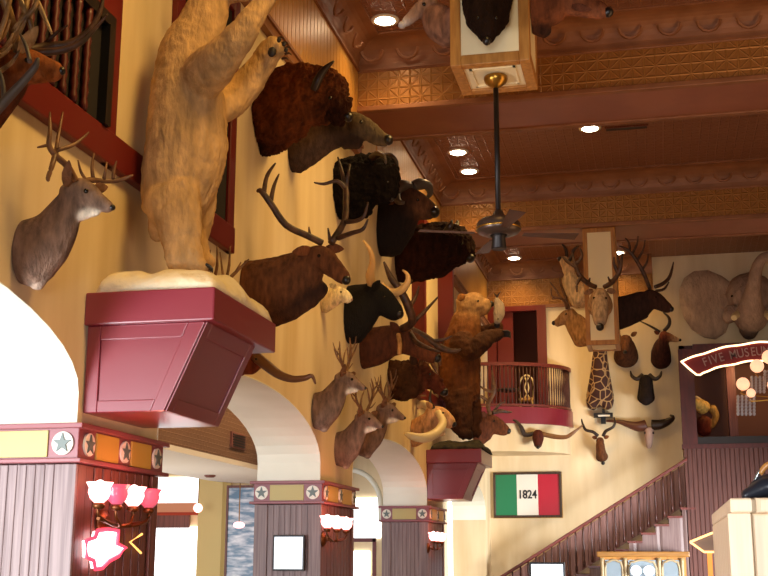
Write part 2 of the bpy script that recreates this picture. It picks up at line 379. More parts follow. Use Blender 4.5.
# upper windows in the left wall (red frames, turned spindles)
def upper_window(name, ya, yb, z0, zh, z1, spind):
    f = MB()
    f.box(0, 0.06, ya-0.16, ya, z0-0.25, z1); f.box(0, 0.06, yb, yb+0.16, z0-0.25, z1); f.box(0, 0.06, ya, yb, z1-0.16, z1)
    w = struct(f.build(name, redtrim, bevel=0.01))
    MB().box(0, 0.03, ya, yb, z0, z1-0.16).build('shade_sheet', roomshade, w)  # flat near-black sheet, painted as the shade of the room behind
    if zh:
        MB().box(0.0, 0.09, ya, yb, zh, zh+0.09).build('handrail', black, w)
        MB().box(0.0, 0.09, ya, yb, zh+0.09, z1-0.16).build('transom_panel', redtrim, w)
        MB().box(0.02, 0.10, yb-0.11, yb-0.02, z0, zh).build('newel', black, w)
        n = int((yb-ya-0.2)/0.155)
        for i in range(n):
            y = ya+0.12+i*0.155
            pr = [(0.026, 0)]
            for j in range(1, 16): pr.append((0.021+0.010*(j % 2) , (zh-z0)*j/16))
            pr.append((0.03, zh-z0))
            MB().lathe((0.06, y, z0), pr, 8).build('spindle', redspin, w, smooth=True)
    return w
upper_window('window_1', 3.6, 7.5, 4.62, 5.38, 6.9, True)
upper_window('window_2', 8.85, 10.05, 4.62, 0, 6.9, False)
struct(MB().box(0, 0.075, 3.0, 10.21, 4.37, 4.62).build('trim_10', redtrim, bevel=0.012))
w3 = struct(MB().box(0, 0.22, 18.95, 19.1, 4.2, 7.4).box(0, 0.30, 21.3, 21.45, 4.2, 7.4).box(0, 0.1, 19.1, 21.3, 7.2, 7.4).box(0, 0.1, 19.1, 21.3, 4.2, 4.4).build('window_3', redtrim))
MB().box(0, 0.02, 19.1, 21.3, 4.4, 7.2).build('blind', creampan, w3)
# pillar cladding
def star5(m, c, R, ax, t):
    pts = []
    for i in range(10):
        r = R if i % 2 == 0 else R*0.40; a = PI/2+i*PI/5; pts.append((c[0]+r*math.cos(a), c[1]+r*math.sin(a)))
    m.prism(pts, ax, t[0], t[1]); return m
def disc(m, c, R, ax, t, n=24):
    m.prism([(c[0]+R*math.cos(2*PI*i/n), c[1]+R*math.sin(2*PI*i/n)) for i in range(n)], ax, t[0], t[1]); return m
def pillar(a, b, lit):
    X0, X1 = T-0.02, 0.03
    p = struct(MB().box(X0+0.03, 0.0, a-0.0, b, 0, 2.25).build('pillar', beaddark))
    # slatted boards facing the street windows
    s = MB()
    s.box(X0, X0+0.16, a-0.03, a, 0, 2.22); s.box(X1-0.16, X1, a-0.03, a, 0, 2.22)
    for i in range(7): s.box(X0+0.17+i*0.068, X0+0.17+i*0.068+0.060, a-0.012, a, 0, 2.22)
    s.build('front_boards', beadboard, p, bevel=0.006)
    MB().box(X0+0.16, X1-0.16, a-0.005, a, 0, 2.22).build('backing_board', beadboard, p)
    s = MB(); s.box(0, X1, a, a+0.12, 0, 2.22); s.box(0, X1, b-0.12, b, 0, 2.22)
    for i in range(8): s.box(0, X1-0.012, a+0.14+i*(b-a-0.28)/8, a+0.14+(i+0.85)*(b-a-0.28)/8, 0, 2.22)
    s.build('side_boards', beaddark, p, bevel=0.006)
    cp = MB().box(X0-0.01, X1+0.01, a-0.04, b+0.04, 2.24, 2.48)
    cp.box(X0-0.05, X1+0.05, a-0.08, b+0.08, 2.455, 2.49); cp.box(X0-0.05, X1+0.05, a-0.08, b+0.08, 2.225, 2.255)
    cap = cp.build('capital', mauve, p, bevel=0.006)
    MB().box(X0+0.19, X1-0.21, a-0.052, a-0.03, 2.265, 2.445).build('panel', panelol, p, bevel=0.004)
    for x in (X0+0.09, X1-0.10):
        disc(MB(), (x, 2.355), 0.078, 'y', (a-0.055, a-0.03)).build('star_disc', starwhite, p)
        star5(MB(), (x, 2.355), 0.07, 'y', (a-0.066, a-0.055)).build('star', stargreen, COL.objects[-1])
    ys = [a+0.10, (a+b)/2, b-0.10]
    for y in ys:
        disc(MB(), (y, 2.355), 0.078, 'x', (0.035, 0.056)).build('star_disc', starwhite, p)
        star5(MB(), (y, 2.355), 0.07, 'x', (0.056, 0.066)).build('star', stargreen, COL.objects[-1])
    for y0, y1 in ((ys[0]+0.11, ys[1]-0.11), (ys[1]+0.11, ys[2]-0.11)):
        MB().box(0.03, 0.052, y0, y1, 2.265, 2.445).build('amber_panel', sconceglow, p, bevel=0.004)
    return p
for a, b in ((7.43, 8.78), (13.51, 15.03), (20.22, 21.74)): pillar(a, b, True)
# side room behind the arches
sr = MB(); sr.box(-8, -1.35, 24, 24.1, 0, 5); sr.box(-1.35, -1.3, 24.0, 30, 0, 5); sr.box(-1.3, 0, 29.9, 30, 0, 5); sr.box(-8.1, -8, 2, 24, 0, 5)
struct(sr.build('wall_side_room', plaster))
struct(MB().box(-8, T, 2, 24, 4.4, 4.5).build('ceiling_side_room', tinbrown))
struct(MB().box(-2.1, -2.0, 4.0, 19.6, 2.97, 4.4).build('wall_fascia', tinbrown))
pts = [(-2.0, 4.0), (-2.0, 19.3)]+[(-2.0-1.6*(1-math.cos(t))*0.5-0.0, 19.3+1.0*math.sin(t)) for t in [PI*i/12 for i in range(1, 12)]]+[(-3.6, 19.3), (-3.6, 4.0)]
so = MB().prism(pts, 'z', 2.90, 2.97).build('ceiling_soffit', soffw); struct(so)
m = MB(); ed = [(p[0], p[1], 2.925) for p in pts[2:-2]]; m.tube(ed, 0.03, 6, 1); m.build('edge_moulding', beaddark, so)
def R24(u0, v0, u1, v1, y=24.0):
    a = at(u0, v0, y); b = at(u1, v1, y); return min(a.x,b.x), max(a.x,b.x), min(a.z,b.z), max(a.z,b.z)
def panel24(m, u0, v0, u1, v1, y=23.98, t=0.03):
    x0, x1, z0, z1 = R24(u0, v0, u1, v1, y); m.box(x0, x1, y-t, y, z0, z1); return m
w4 = struct(panel24(panel24(MB(), 120, 478, 207, 503), 120, 527, 206, 640).build('window_4', white_e))
panel24(MB(), 120, 511, 190, 528, 23.96, 0.06).build('transom_bar', beaddark, w4)
struct(panel24(MB(), 208, 480, 226, 650, 23.9, 0.5).build('pillar_yellow', mat('yellow_plaster', hx('ead08a'), 0.7)))
w5 = struct(panel24(MB(), 340, 498, 381, 538).build('window_5', white_e))
panel24(MB(), 340, 538, 376, 542, 23.95, 0.05).build('frame', redtrim, w5)
panel24(MB(), 373, 538, 376, 640, 23.95, 0.05).build('frame', redtrim, w5)
panel24(MB(), 352, 551, 370, 576, 23.97, 0.03).build('pane', white_e, w5)
struct(MB().box(-1.28, 0.0, 29.84, 29.9, 0, 3.1).build('window_6', white_e))
m = MB(); pz = [at(u, v, 21.5) for u, v in ((330,470),(352,470),(366,475),(375,485),(380,498),(381,520))]
m.tube([p for p in pz], 0.05, 8, 4); struct(m.build('trim_11', jambp, smooth=True))
# balcony
BX, BY, RX, RY = -0.1, YB, 2.04, 1.42
def arc(rx, ry, n=22): return [(BX+rx*math.sin(PI/2*i/n), BY-ry*math.cos(PI/2*i/n)) for i in range(n+1)]
def curved(m, r0, r1, z0, z1, n=22):
    A = arc(RX*r0, RY*r0, n); B = arc(RX*r1, RY*r1, n)
    vs = [(x,y,z) for x,y in A for z in (z0,z1)]+[(x,y,z) for x,y in B for z in (z0,z1)]
    k = 2*(n+1); fs = []
    for i in range(n):
        a = 2*i; fs += [(a,a+2,a+3,a+1),(k+a,k+a+1,k+a+3,k+a+2),(a,k+a,k+a+2,a+2),(a+1,a+3,k+a+3,k+a+1)]
    fs += [(0,1,k+1,k),(k-2,2*k-2,2*k-1,k-1)]
    return m.add(vs, fs)
bal = struct(MB().prism(arc(RX*0.985, RY*0.985)+[(BX, BY)], 'z', 3.98, 4.80).build('balcony_drum', plaster))
curved(MB(), 0.985, 1.02, 4.60, 4.98).build('red_band', burg, bal)
br = root('balcony_railing', (BX+RX*0.5, BY-RY*0.8, 4.98), 'curved dark red railing with slim balusters around the small balcony', 'railing')
curved(MB(), 0.965, 1.015, 5.92, 6.0).build('handrail', woodrail, br)
curved(MB(), 0.972, 1.008, 5.0, 5.05).build('bottom_rail', woodrail, br)
A = arc(RX*0.99, RY*0.99, 34)
for i in range(0, 34):
    x, y = A[i]
    MB().lathe((x, y, 5.0), [(0.016,0),(0.02,0.05),(0.013,0.2),(0.02,0.45),(0.013,0.7),(0.018,0.92)], 7).build('baluster', woodbal, br, smooth=True)
# staircase
st = root('staircase', (0.33, 27.2, 0), 'dark wood staircase rising to the right along the back wall', 'staircase')
sl = (3.75-1.25)/(4.41-0.33); zr = lambda x: 1.25+(x-0.33)*sl
m = MB(); m.hexa([(-1.0,27.14,zr(-1.0)-0.08),(4.5,27.14,zr(4.5)-0.08),(4.5,27.26,zr(4.5)-0.08),(-1.0,27.26,zr(-1.0)-0.08)], [(-1.0,27.14,zr(-1.0)),(4.5,27.14,zr(4.5)),(4.5,27.26,zr(4.5)),(-1.0,27.26,zr(-1.0))])
m.build('handrail', woodrail, st, bevel=0.015)
for i in range(28):
    x = -0.45+i*0.176; zt_ = zr(x)-0.07; h = 0.88
    MB().lathe((x, 27.2, zt_-h), [(0.028,0),(0.03,0.12),(0.016,0.16),(0.024,0.4),(0.017,0.62),(0.022,0.70),(0.014,0.78),(0.02,h)], 8).build('baluster', woodbal, st, smooth=True)
nst = 18
for i in range(nst):
    x = -0.6+i*0.29; z = zr(x)-0.98
    MB().box(x-0.03, x+0.29, 27.16, YB-0.03, z-0.05, z).build('tread', woodrail, st)
    MB().box(x, x+0.02, 27.2, YB-0.03, z-0.23, z-0.05).build('riser', woodgrey, st)
sp = [(x_, z_) for i in range(nst) for x_, z_ in ((-0.6+i*0.29, zr(-0.6+i*0.29)-1.03-0.178), (-0.6+i*0.29, zr(-0.6+i*0.29)-1.03))]
sp = [(-0.6, -0.0)]+sp+[(4.42, zr(4.33)-1.0), (4.42, 0)]
sp = [(x, max(z, 0)) for x, z in sp]
MB().prism(sp, 'y', 27.17, 27.22).build('stringer_panel', woodgrey, st)
m = MB(); m.add([(-1,28.2,zr(-1)-0.95),(4.5,28.2,zr(4.5)-0.95),(4.5,28.2,zr(4.5)-0.05),(-1,28.2,zr(-1)-0.05),(-1,28.235,zr(-1)-0.95),(4.5,28.235,zr(4.5)-0.95),(4.5,28.235,zr(4.5)-0.05),(-1,28.235,zr(-1)-0.05)], [(0,1,2,3),(4,7,6,5),(3,2,6,7),(0,4,5,1),(0,3,7,4),(1,5,6,2)])
struct(m.build('trim_12', woodred))
# gallery of dark panelled wood at the head of the stairs
gl = struct(MB().box(4.44, 9, 27.18, 27.3, 0, 4.02).build('wall_gallery', woodpan))
m = MB(); m.box(4.40, 9, 27.12, 27.34, 3.98, 4.08); m.box(4.42, 4.74, 27.14, 27.34, 4.08, 6.2); m.box(4.74, 9, 27.14, 27.34, 5.98, 6.3); m.box(4.44,9,27.3,28.24,6.2,6.3); m.box(4.44,4.56,27.3,30.4,0,6.3)
m.build('post_and_header', wood('gallery_frame', hx('42140f'), hx('541d16'), (6,6,1)), gl)
m = MB(); m.box(4.74, 9, 27.16, 27.3, 4.08, 4.24); m.build('sill', wood('dark_sill', hx('120a06'), hx('1c100a')), gl)
m = MB(); m.box(4.5, 9, 30.3, 30.4, 3, 7); m.box(4.5, 9, 27.4, 30.4, 3.9, 4.0); m.box(4.5,9,28.45,30.4,6.3,6.4)
struct(m.build('wall_gallery_room', bronzed))
gp = bpy.data.lights.new('gallery_fill', 'POINT'); gp.energy = 45; gp.color = (1.0,.6,.28); gp.shadow_soft_size = .15  # point light added inside to brighten the gallery
go = bpy.data.objects.new('gallery_fill', gp); COL.objects.link(go); go.location = (6.0, 28.5, 6.0)
struct(MB().box(5.55, 5.75, 29.2, 29.5, 4.0, 6.3).box(6.6,6.8,29.2,29.5,4,6.3).build('pillar_gallery', beaddark))

# ---------------------------------------------------------------- animals: bodies grown as one continuous surface
def organic(blobs, name, parent, material, y0, lat, vox=None, shag=0.0, sfreq=8.0, clamp=None, smooth=4):
    m = MB(); cent = []
    LAT = Vector((0,1,0)) if lat == 'y' else Vector((1,0,0))
    kk = 0.01
    for B in blobs:
        st = B['s']; P = []; R = []; W = []
        for q in st:
            u, v, r = q[:3]; w = q[3] if len(q) > 3 else B.get('w', 0.85); dy = q[4] if len(q) > 4 else B.get('d', 0.0)
            p = at(u, v, y0+dy); kk = kpx(p); P.append(p); R.append(r*kk); W.append(w)
        PP, RR = spline(P, R, 4); _, WW = spline(P, W, 4)
        cols = [hx(q[5]) if len(q) > 5 and q[5] else hx(B['c']) for q in st]
        for i, p in enumerate(P): cent.append((p, R[i], cols[i]))
        for i in range(len(P)-1): cent.append(((P[i]+P[i+1])/2, (R[i]+R[i+1])/2, tuple((a+b)/2 for a, b in zip(cols[i], cols[i+1]))))
        n = len(PP); rings = []
        t0 = (PP[1]-PP[0]).normalized(); t1 = (PP[-1]-PP[-2]).normalized()
        for e, f in ((0.86,0.08),(0.65,0.5),(0.35,0.84)): rings.append((PP[0]-t0*RR[0]*e*0.8, RR[0]*f, WW[0], t0))
        for i in range(n):
            t = (PP[min(i+1,n-1)]-PP[max(i-1,0)]).normalized(); rings.append((PP[i], RR[i], WW[i], t))
        for e, f in ((0.35,0.84),(0.65,0.5),(0.86,0.08)): rings.append((PP[-1]+t1*RR[-1]*e*0.8, RR[-1]*f, WW[-1], t1))
        seg = 18; vs = []; fs = []
        for p, r, w, t in rings:
            s_ = LAT-t*LAT.dot(t)
            if s_.length < 0.25: s_ = Vector((0,0,1)).cross(t)
            s_.normalize(); nn = t.cross(s_)
            for k in range(seg):
                a = 2*PI*k/seg; vs.append(p+nn*math.cos(a)*r+s_*math.sin(a)*r*w)
        nr = len(rings)
        for i in range(nr-1):
            for k in range(seg): fs.append((i*seg+k, i*seg+(k+1)%seg, (i+1)*seg+(k+1)%seg, (i+1)*seg+k))
        fs.append(tuple(range(seg))[::-1]); fs.append(tuple(range((nr-1)*seg, nr*seg))); m.add(vs, fs)
    vox = vox or max(kk*1.25, 0.009)
    tmp = m.build('tmp', material)
    mod = tmp.modifiers.new('r', 'REMESH'); mod.mode = 'VOXEL'; mod.voxel_size = vox
    sm = tmp.modifiers.new('s', 'SMOOTH'); sm.factor = 0.5; sm.iterations = smooth
    dg = bpy.context.evaluated_depsgraph_get(); dg.update()
    me = bpy.data.meshes.new_from_object(tmp.evaluated_get(dg), depsgraph=dg)
    bpy.data.objects.remove(tmp); me.name = name
    off = ROOT_LOC[parent.name]
    ca = me.color_attributes.new('Col', 'FLOAT_COLOR', 'POINT')
    nrm = [v.normal.copy() for v in me.vertices]
    for i, v in enumerate(me.vertices):
        p = v.co.copy(); tw = 0; c = [0,0,0]
        for q, r, col in cent:
            d = (p-q).length/max(r, 1e-4); w_ = 1.0/(0.05+d)**5; tw += w_
            for j in range(3): c[j] += col[j]*w_
        ca.data[i].color = (c[0]/tw, c[1]/tw, c[2]/tw, 1)
        if shag:
            p = p+nrm[i]*shag*(0.7*noise.noise(p*sfreq)+0.6*noise.noise(p*sfreq*2.7)-0.1)
        if clamp:
            for ax, sgn, lim in clamp:
                if sgn > 0: p[ax] = max(p[ax], lim)
                else: p[ax] = min(p[ax], lim)
        v.co = p-off
    for pl in me.polygons: pl.use_smooth = True
    me.materials.clear(); me.materials.append(material); me.update()
    o = bpy.data.objects.new(name, me); COL.objects.link(o); o.parent = parent; ROOT_LOC[o.name] = off; return o
def tubepx(lines, y0, mt, name, parent, label=None):
    m = MB()
    for ln in lines:
        P = []; R = []
        for q in ln:
            p = at(q[0], q[1], y0+(q[3] if len(q) > 3 else 0)); P.append(p); R.append(q[2]*kpx(p))
        m.tube(P, R, 8, 4)
    o = m.build(name, mt, parent, smooth=True)
    if label: o['label'] = label
    return o
def ear(parent, a, b, r, y0, da, db, col, lat='y', flat=0.35):
    pa, pb = at(a[0],a[1],y0+da), at(b[0],b[1],y0+db); k = kpx(pa); t = (pb-pa); L = t.length; t.normalize()
    L_ = Vector((0,1,0)) if lat == 'y' else Vector((1,0,0))
    view = (pa-CAM).normalized(); s_ = t.cross(view).normalized(); nn = t.cross(s_)
    m = MB(); vs = []; fs = []; prof = [(0,0.45),(0.25,0.9),(0.5,1.0),(0.75,0.72),(0.92,0.34),(1.0,0.06)]
    for h, f in prof:
        for k_ in range(10):
            an = 2*PI*k_/10; vs.append(pa+t*L*h+s_*math.cos(an)*r*k*f+nn*(math.sin(an)*r*k*f*flat+0.25*r*k*f*math.cos(an)**2))
    for i in range(len(prof)-1):
        for k_ in range(10): fs.append((i*10+k_, i*10+(k_+1)%10, (i+1)*10+(k_+1)%10, (i+1)*10+k_))
    fs.append(tuple(range(10))[::-1]); fs.append(tuple(range(50, 60)))
    o = m.add(vs, fs).build('ear', furm, parent, smooth=True)
    ca = o.data.color_attributes.new('Col', 'FLOAT_COLOR', 'POINT'); c = hx(col)
    for d in ca.data: d.color = (*c, 1)
    return o
def ballpx(parent, name, u, v, r, y0, dy, mt, sy=1.0, sz=1.0):
    p = at(u, v, y0+dy); k = kpx(p); return MB().ball(p, r*k, r*k*sy, r*k*sz, 10, 8).build(name, mt, parent, smooth=True)
def eyes(parent, u, v, r, y0, dy, both=True):
    ballpx(parent, 'eye', u, v, r, y0, -dy, eyem)
    if both: ballpx(parent, 'eye', u, v, r, y0, dy, eyem)
def mount(name, label, base, blobs, group='mounted animal heads on the left wall', y=None, lat='y', clamp=None, material=None, shag=0, sfreq=8, xwall=0.0, cat='animal mount', smooth=4):
    if y is None: y = atx(base[0], base[1], xwall).y
    p = at(base[0], base[1], y)
    if clamp is None: clamp = [(0, 1, xwall+0.004)] if lat == 'y' else [(1, -1, y-0.004)]
    r = root(name, p, label, cat, group)
    organic(blobs, 'body', r, material or furm, y, lat, None, shag, sfreq, clamp, smooth)
    return r, y
S = lambda c, *st, **kw: dict(c=c, s=list(st), **kw)

# --- whitetail deer (one built, three copied)
deer, y = mount('deer_mount', 'large whitetail buck shoulder mount left of the white bear, under the red sill', (22,258), [
    S('6e5444', (24,258,36,.62), (34,250,35,.62), (46,240,31,.58), (56,228,25,.55), (65,212,19,.55), (73,200,15,.6)),
    S('7c6250', (70,197,15,.7), (78,191,14,.75), (88,195,12.5,.75), (97,201,9.5,.7), (106,206,7,.75), (110,208,5.5,.8)),
    S('e8dcc4', (80,216,6,.8), (88,213,6,.8), (98,212,4,.8)),
    S('b8a08c', (36,284,9,.6), (52,262,8,.5))])
for dy_, a, b in ((-0.11,(66,186),(69,160)), (0.11,(92,189),(108,187))): ear(deer, a, b, 5.5, y, dy_, dy_*1.9, '6e4a30')
eyes(deer, 86, 191, 2.6, y, 0.082)
ballpx(deer, 'nose', 112, 207.5, 3.6, y, 0, nosem, 1.0, .9)
tubepx([[(76,181,3.2,-.05),(68,167,3.4,-.12),(55,155,3.2,-.2),(49,145,2.8,-.24),(50,131,2.2,-.24),(50,112,.9,-.2)], [(55,155,3,-.2),(52,166,2.8,-.24),(48,178,2.4,-.26),(49,181,1.2,-.26)], [(49,145,2,-.24),(44,146,1.6,-.26),(37,147.5,.7,-.28)], [(56,154,2.6,-.2),(58,138,2,-.12),(63,112,.8,-.06)], [(57,150,2.4,-.2),(73,145,2,-.1),(84,137,1.5,-.02),(89,132,.7,0)]], y, antl, 'antler', deer)
tubepx([[(84,181,3,.05),(92,180,3,.12),(102,181,2.8,.2),(118,180.5,2.4,.28),(133,175,1,.3)], [(93,178,2.2,.13),(92,166,1.8,.13),(94,153,.7,.14)], [(104,179,2,.2),(107,162,.7,.2)], [(113,179,2,.25),(114,170,1.6,.25),(116.7,161,.7,.25)], [(86,180,2,.06),(81,172,1.5,.04),(78,160,.7,.02)]], y, antl, 'antler', deer)
rackL = tubepx([[(76,182,3,-.05),(70,171,3,-.14),(62,158,2.8,-.22),(59,142,2.2,-.24),(64,122,.8,-.16)], [(69,169,2.2,-.14),(73,152,1.8,-.1),(80,138,.7,-.06)], [(63,160,2.2,-.2),(53,148,1.7,-.26),(47,132,.7,-.28)], [(60,146,1.8,-.24),(51,136,1.3,-.26),(47,122,.6,-.26)], [(66,164,2,-.18),(62,150,1.5,-.1),(70,130,.6,-.06)], [(73,177,1.8,-.1),(66,178,1.4,-.2),(58,172,.6,-.26)]], y, antl, 'antler', deer)
rackR = tubepx([[(84,182,3,.05),(92,172,3,.14),(100,160,2.8,.22),(103,144,2.2,.24),(98,124,.8,.16)], [(93,171,2.2,.14),(91,154,1.8,.1),(88,138,.7,.06)], [(100,161,2.2,.2),(110,150,1.7,.26),(117,136,.7,.28)], [(103,148,1.8,.24),(111,138,1.3,.26),(114,124,.6,.26)], [(96,167,2,.18),(98,150,1.5,.12),(94,128,.6,.08)], [(88,178,1.8,.1),(97,178,1.4,.2),(106,171,.6,.26)]], y, antl, 'antler', deer)
first = None
for (u, v, rz, sc, lab) in ((314,414,0.10,1.0,'whitetail buck shoulder mount above the middle arch, highest of the three small bucks'),
                       (337,452,-0.12,1.0,'whitetail buck shoulder mount lowest on the wall, just above the pillar between arches'),
                       (358,442,0.05,1.05,'whitetail buck mount with raised head, behind and right of the lowest buck')):
    if first is None:
        c = deer.copy(); COL.objects.link(c)
        for k_ in deer.children:
            if k_.name.startswith('antler') and k_ not in (rackL, rackR): continue
            if k_ in (rackL, rackR): continue
            q_ = k_.copy(); q_.parent = c; COL.objects.link(q_)
        rackL.parent = c; rackR.parent = c; first = c
    else: c = copy_tree(first)
    c.location = atx(u, v, 0.0); c.rotation_euler = (0,0,rz); c.scale = (sc,sc,sc); c['label'] = lab
# --- stag in the top left corner, close to the camera
r, y = mount('stag_mount', 'brown stag head with a tangle of antlers in the top left corner', (-32,108), [
    S('5a2c14', (-34,112,40,.7), (-18,100,36,.65), (-2,88,29,.65), (12,76,23,.65)),
    S('8a4c20', (10,72,22,.75), (24,67,20,.75), (38,69,16,.75), (50,71,12,.75), (57,72,10,.8))])
ear(r, (20,52), (38,26), 7, y, -0.1, -0.16, 'b08a5c'); eyes(r, 27, 60, 2.8, y, 0.10)
ballpx(r, 'nose', 61, 71, 4.6, y, 0, nosem)
tubepx([[(22,52,5,.06),(44,47,5,.16),(70,44,4.5,.22),(90,30,3.6,.26),(101,8,2.4,.28),(104,-14,1,.28)], [(28,52,4,.06),(58,51,3.8,.12),(80,43,3.2,.16),(97,26,2,.2),(108,14,.9,.2)], [(44,45,2.6,.16),(55,34,2,.16),(68,25,.8,.14)]], y, antld, 'antler', r)
tubepx([[(18,52,5,-.05),(12,24,5,-.2),(2,-6,4.4,-.3),(-8,-30,3,-.3)], [(14,36,3.4,-.15),(24,14,3,-.15),(30,-12,2.4,-.12)], [(12,30,3.2,-.2),(34,8,2.6,-.22),(40,-16,2,-.2)], [(52,34,1,-.15),(44,16,2.4,-.16),(34,-6,3,-.2)], [(12,42,2.8,-.14),(22,28,2,-.2),(27,17,.9,-.22)], [(6,46,2.8,-.14),(14,36,2,-.2),(19,24,.9,-.22)], [(0,52,2.8,-.16),(8,44,2,-.24),(13,33,.9,-.26)], [(-8,46,2.8,-.18),(4,34,2.4,-.26),(10,20,.9,-.3)], [(30,44,2.6,-.1),(31,26,3,-.16),(22,4,3,-.2),(16,-16,2,-.2)], [(-4,58,2.8,-.2),(6,52,2.2,-.28),(12,44,.9,-.3)], [(2,70,2.8,-.2),(12,62,2.2,-.28),(20,50,.9,-.3)], [(-10,66,3.4,-.24),(-4,44,3,-.3),(6,16,2.6,-.34),(12,-10,2,-.34)]], y, antlg, 'antler', r)
tubepx([[(38,58,1.6,-.34),(35,67,3.5,-.34),(22,83,4.6,-.32),(6,100,5.4,-.3),(-12,120,5.6,-.28)], [(30,62,2.4,-.32),(26,46,2,-.3),(20,34,1,-.3)], [(4,100,3,-.3),(2,80,2.4,-.3),(-4,62,1.2,-.3)]], y, horngrey, 'antler', r)
# --- American bison
r, y = mount('bison_mount', 'huge reddish brown bison head beside the white bear paw', (262,112), [
    S('6a3416', (264,112,46,.75,0,'3a1c0c'), (280,106,42,.75), (300,94,33,.8,0,'8a4a1e'), (318,92,27,.85,0,'7a3e18'), (334,92,23,.85,0,'3a1c0c')),
    S('160a05', (286,112,20,.6), (306,106,22,.7), (328,104,22,.8), (338,108,16,.8), (338,120,10,.7)),
    S('120a08', (262,142,20,.6), (276,128,18,.5))], shag=0.04, sfreq=11, material=furshag)
tubepx([[(314,90,4,-.26),(318,80,4.6,-.30),(324,70,3.6,-.30),(334,61,.8,-.27)]], y, hornd, 'horn', r)
tubepx([[(326,94,4,.26),(334,90,4.2,.30),(340,84,3,.30),(344,79,.8,.28)]], y, hornd, 'horn', r)
eyes(r, 330, 98, 2, y, 0.24); ballpx(r, 'nose', 348, 117, 5, y, 0, nosem, 1.3)
# --- long-nosed cow moose like head behind the bison
r, y = mount('moose_mount', 'dark antlerless head with long grey snout, half hidden behind the bison', (292,150), [
    S('2c1a10', (291,150,27,.6), (310,141,24,.55,0,'5a4432'), (330,133,19,.55), (347,127,14,.6)),
    S('54442f', (345,124,13,.65), (357,125,12.5,.65), (368,131,11,.65), (379,138,8.5,.7), (386,141,7,.75)),
    S('2c1a10', (358,142,8,.6), (346,140,10,.6))], shag=0.012)
ear(r, (345,116), (336,98), 6, y, -0.1, -0.2, '3a2618'); eyes(r, 361, 122, 1.8, y, 0.12); ballpx(r, 'nose', 388, 140, 5.4, y, 0, nosem, 1.2)
# --- big elk
r, y = mount('elk_mount', 'large brown elk with wide six point antlers right of the white bear', (246,290), [
    S('5e381e', (247,294,35,.62), (262,292,34,.6), (280,286,32,.58), (297,277,28,.58), (310,266,20,.6,-.03)),
    S('683c20', (311,262,16,.72,-.03), (321,259,14,.75,-.06), (331,266,11,.72,-.1), (340,274,8.5,.75,-.14), (345,279,7,.8,-.16)),
    S('221008', (270,312,17,.5), (290,303,18,.5), (309,294,15,.5), (323,288,8,.5))], shag=0.008)
ear(r, (312,250), (292,252), 5.5, y, -0.1, -0.26, '6a3c20'); ear(r, (326,248), (344,249), 5, y, 0.08, 0.16, '6a3c20')
eyes(r, 319, 256, 1.9, y, 0.15, False); ballpx(r, 'nose', 346, 280, 5, y, -.17, nosem)
tubepx([[(322,243,3.6,-.05),(308,236,3.6,-.15),(286,225,3.5,-.3),(271,204,3.3,-.42),(261,191,3,-.46),(257,192,1.2,-.46)], [(264,192,2.6,-.45),(267,176,2.2,-.42),(275.6,163,.8,-.4)], [(271,200,2.6,-.42),(274,186,2,-.4),(279,174,.8,-.36)], [(310,237,2,-.14),(309,227,.7,-.12)]], y, antld, 'antler', r)
tubepx([[(331,243,3.6,.04),(344,222,3.4,.16),(346,202,3.2,.24),(345,185,2.8,.28),(338,157,.9,.3)], [(345,188,2.4,.27),(337,181,2,.22),(324,184,1.6,.18),(314,182.5,.7,.14)], [(346,187,2.4,.28),(350,164,.8,.3)], [(343,222,2.6,.16),(356,221,2.2,.1),(364,216,1.8,.06),(368,202,.8,.04)], [(338,238,2.8,.06),(352,233,2.4,-.02),(363,229,2,-.06),(368,219,.8,-.08)], [(330,240,2,.04),(328,228,.7,.02)]], y, antld, 'antler', r)
# --- black musk ox / dark bison, upper row
r, y = mount('musk_ox_mount', 'black shaggy horned head between the elk antler and the cape buffalo', (338,192), [
    S('100a08', (336,192,30,.7), (354,184,30,.75), (370,176,24,.8), (380,178,22,.8), (384,196,15,.75)),
    S('0c0806', (345,205,18,.6), (362,200,20,.6))], material=furshag, shag=0.04, sfreq=9)
tubepx([[(372,158,4,-.2),(378,154,3.6,-.34),(384,157,2.4,-.4),(386,164,.8,-.4)]], y, hornd, 'horn', r)
tubepx([[(382,158,4,.2),(390,156,3.4,.34),(396,162,2.4,.4),(397,170,.8,.4)]], y, hornd, 'horn', r)
eyes(r, 388, 182, 1.4, y, 0.3); ballpx(r, 'nose', 391, 198, 4, y, 0, nosem)
# --- cape buffalo
r, y = mount('cape_buffalo_mount', 'cape buffalo head with heavy horn boss and bare brown muzzle', (380,236), [
    S('160d08', (380,236,29,.6), (392,222,26,.6), (402,208,21,.62)),
    S('3a2214', (403,203,19,.7), (414,205,15.5,.7,0,'5a3820'), (424,209,12,.7,0,'6a4428'), (431,212,9,.75,0,'2a1a10'))])
ear(r, (396,200), (383,198), 6, y, -0.2, -0.3, '4a2c1a')
m_ = [[(410,187,5,0),(402,186,6.5,-.14),(396,192,5,-.32),(398,201,3.6,-.46),(404,203,1.6,-.5)], [(412,187,5,0),(420,184,6,.16),(428,186,4.6,.34),(430,194,3,.46),(426,198,1.2,.5)]]
tubepx(m_[:1], y, horngrey, 'horn', r); tubepx(m_[1:], y, horngrey, 'horn', r)
eyes(r, 418, 200, 1.5, y, 0.2); ballpx(r, 'nose', 434, 212, 6, y, 0, nosem, 1.2)
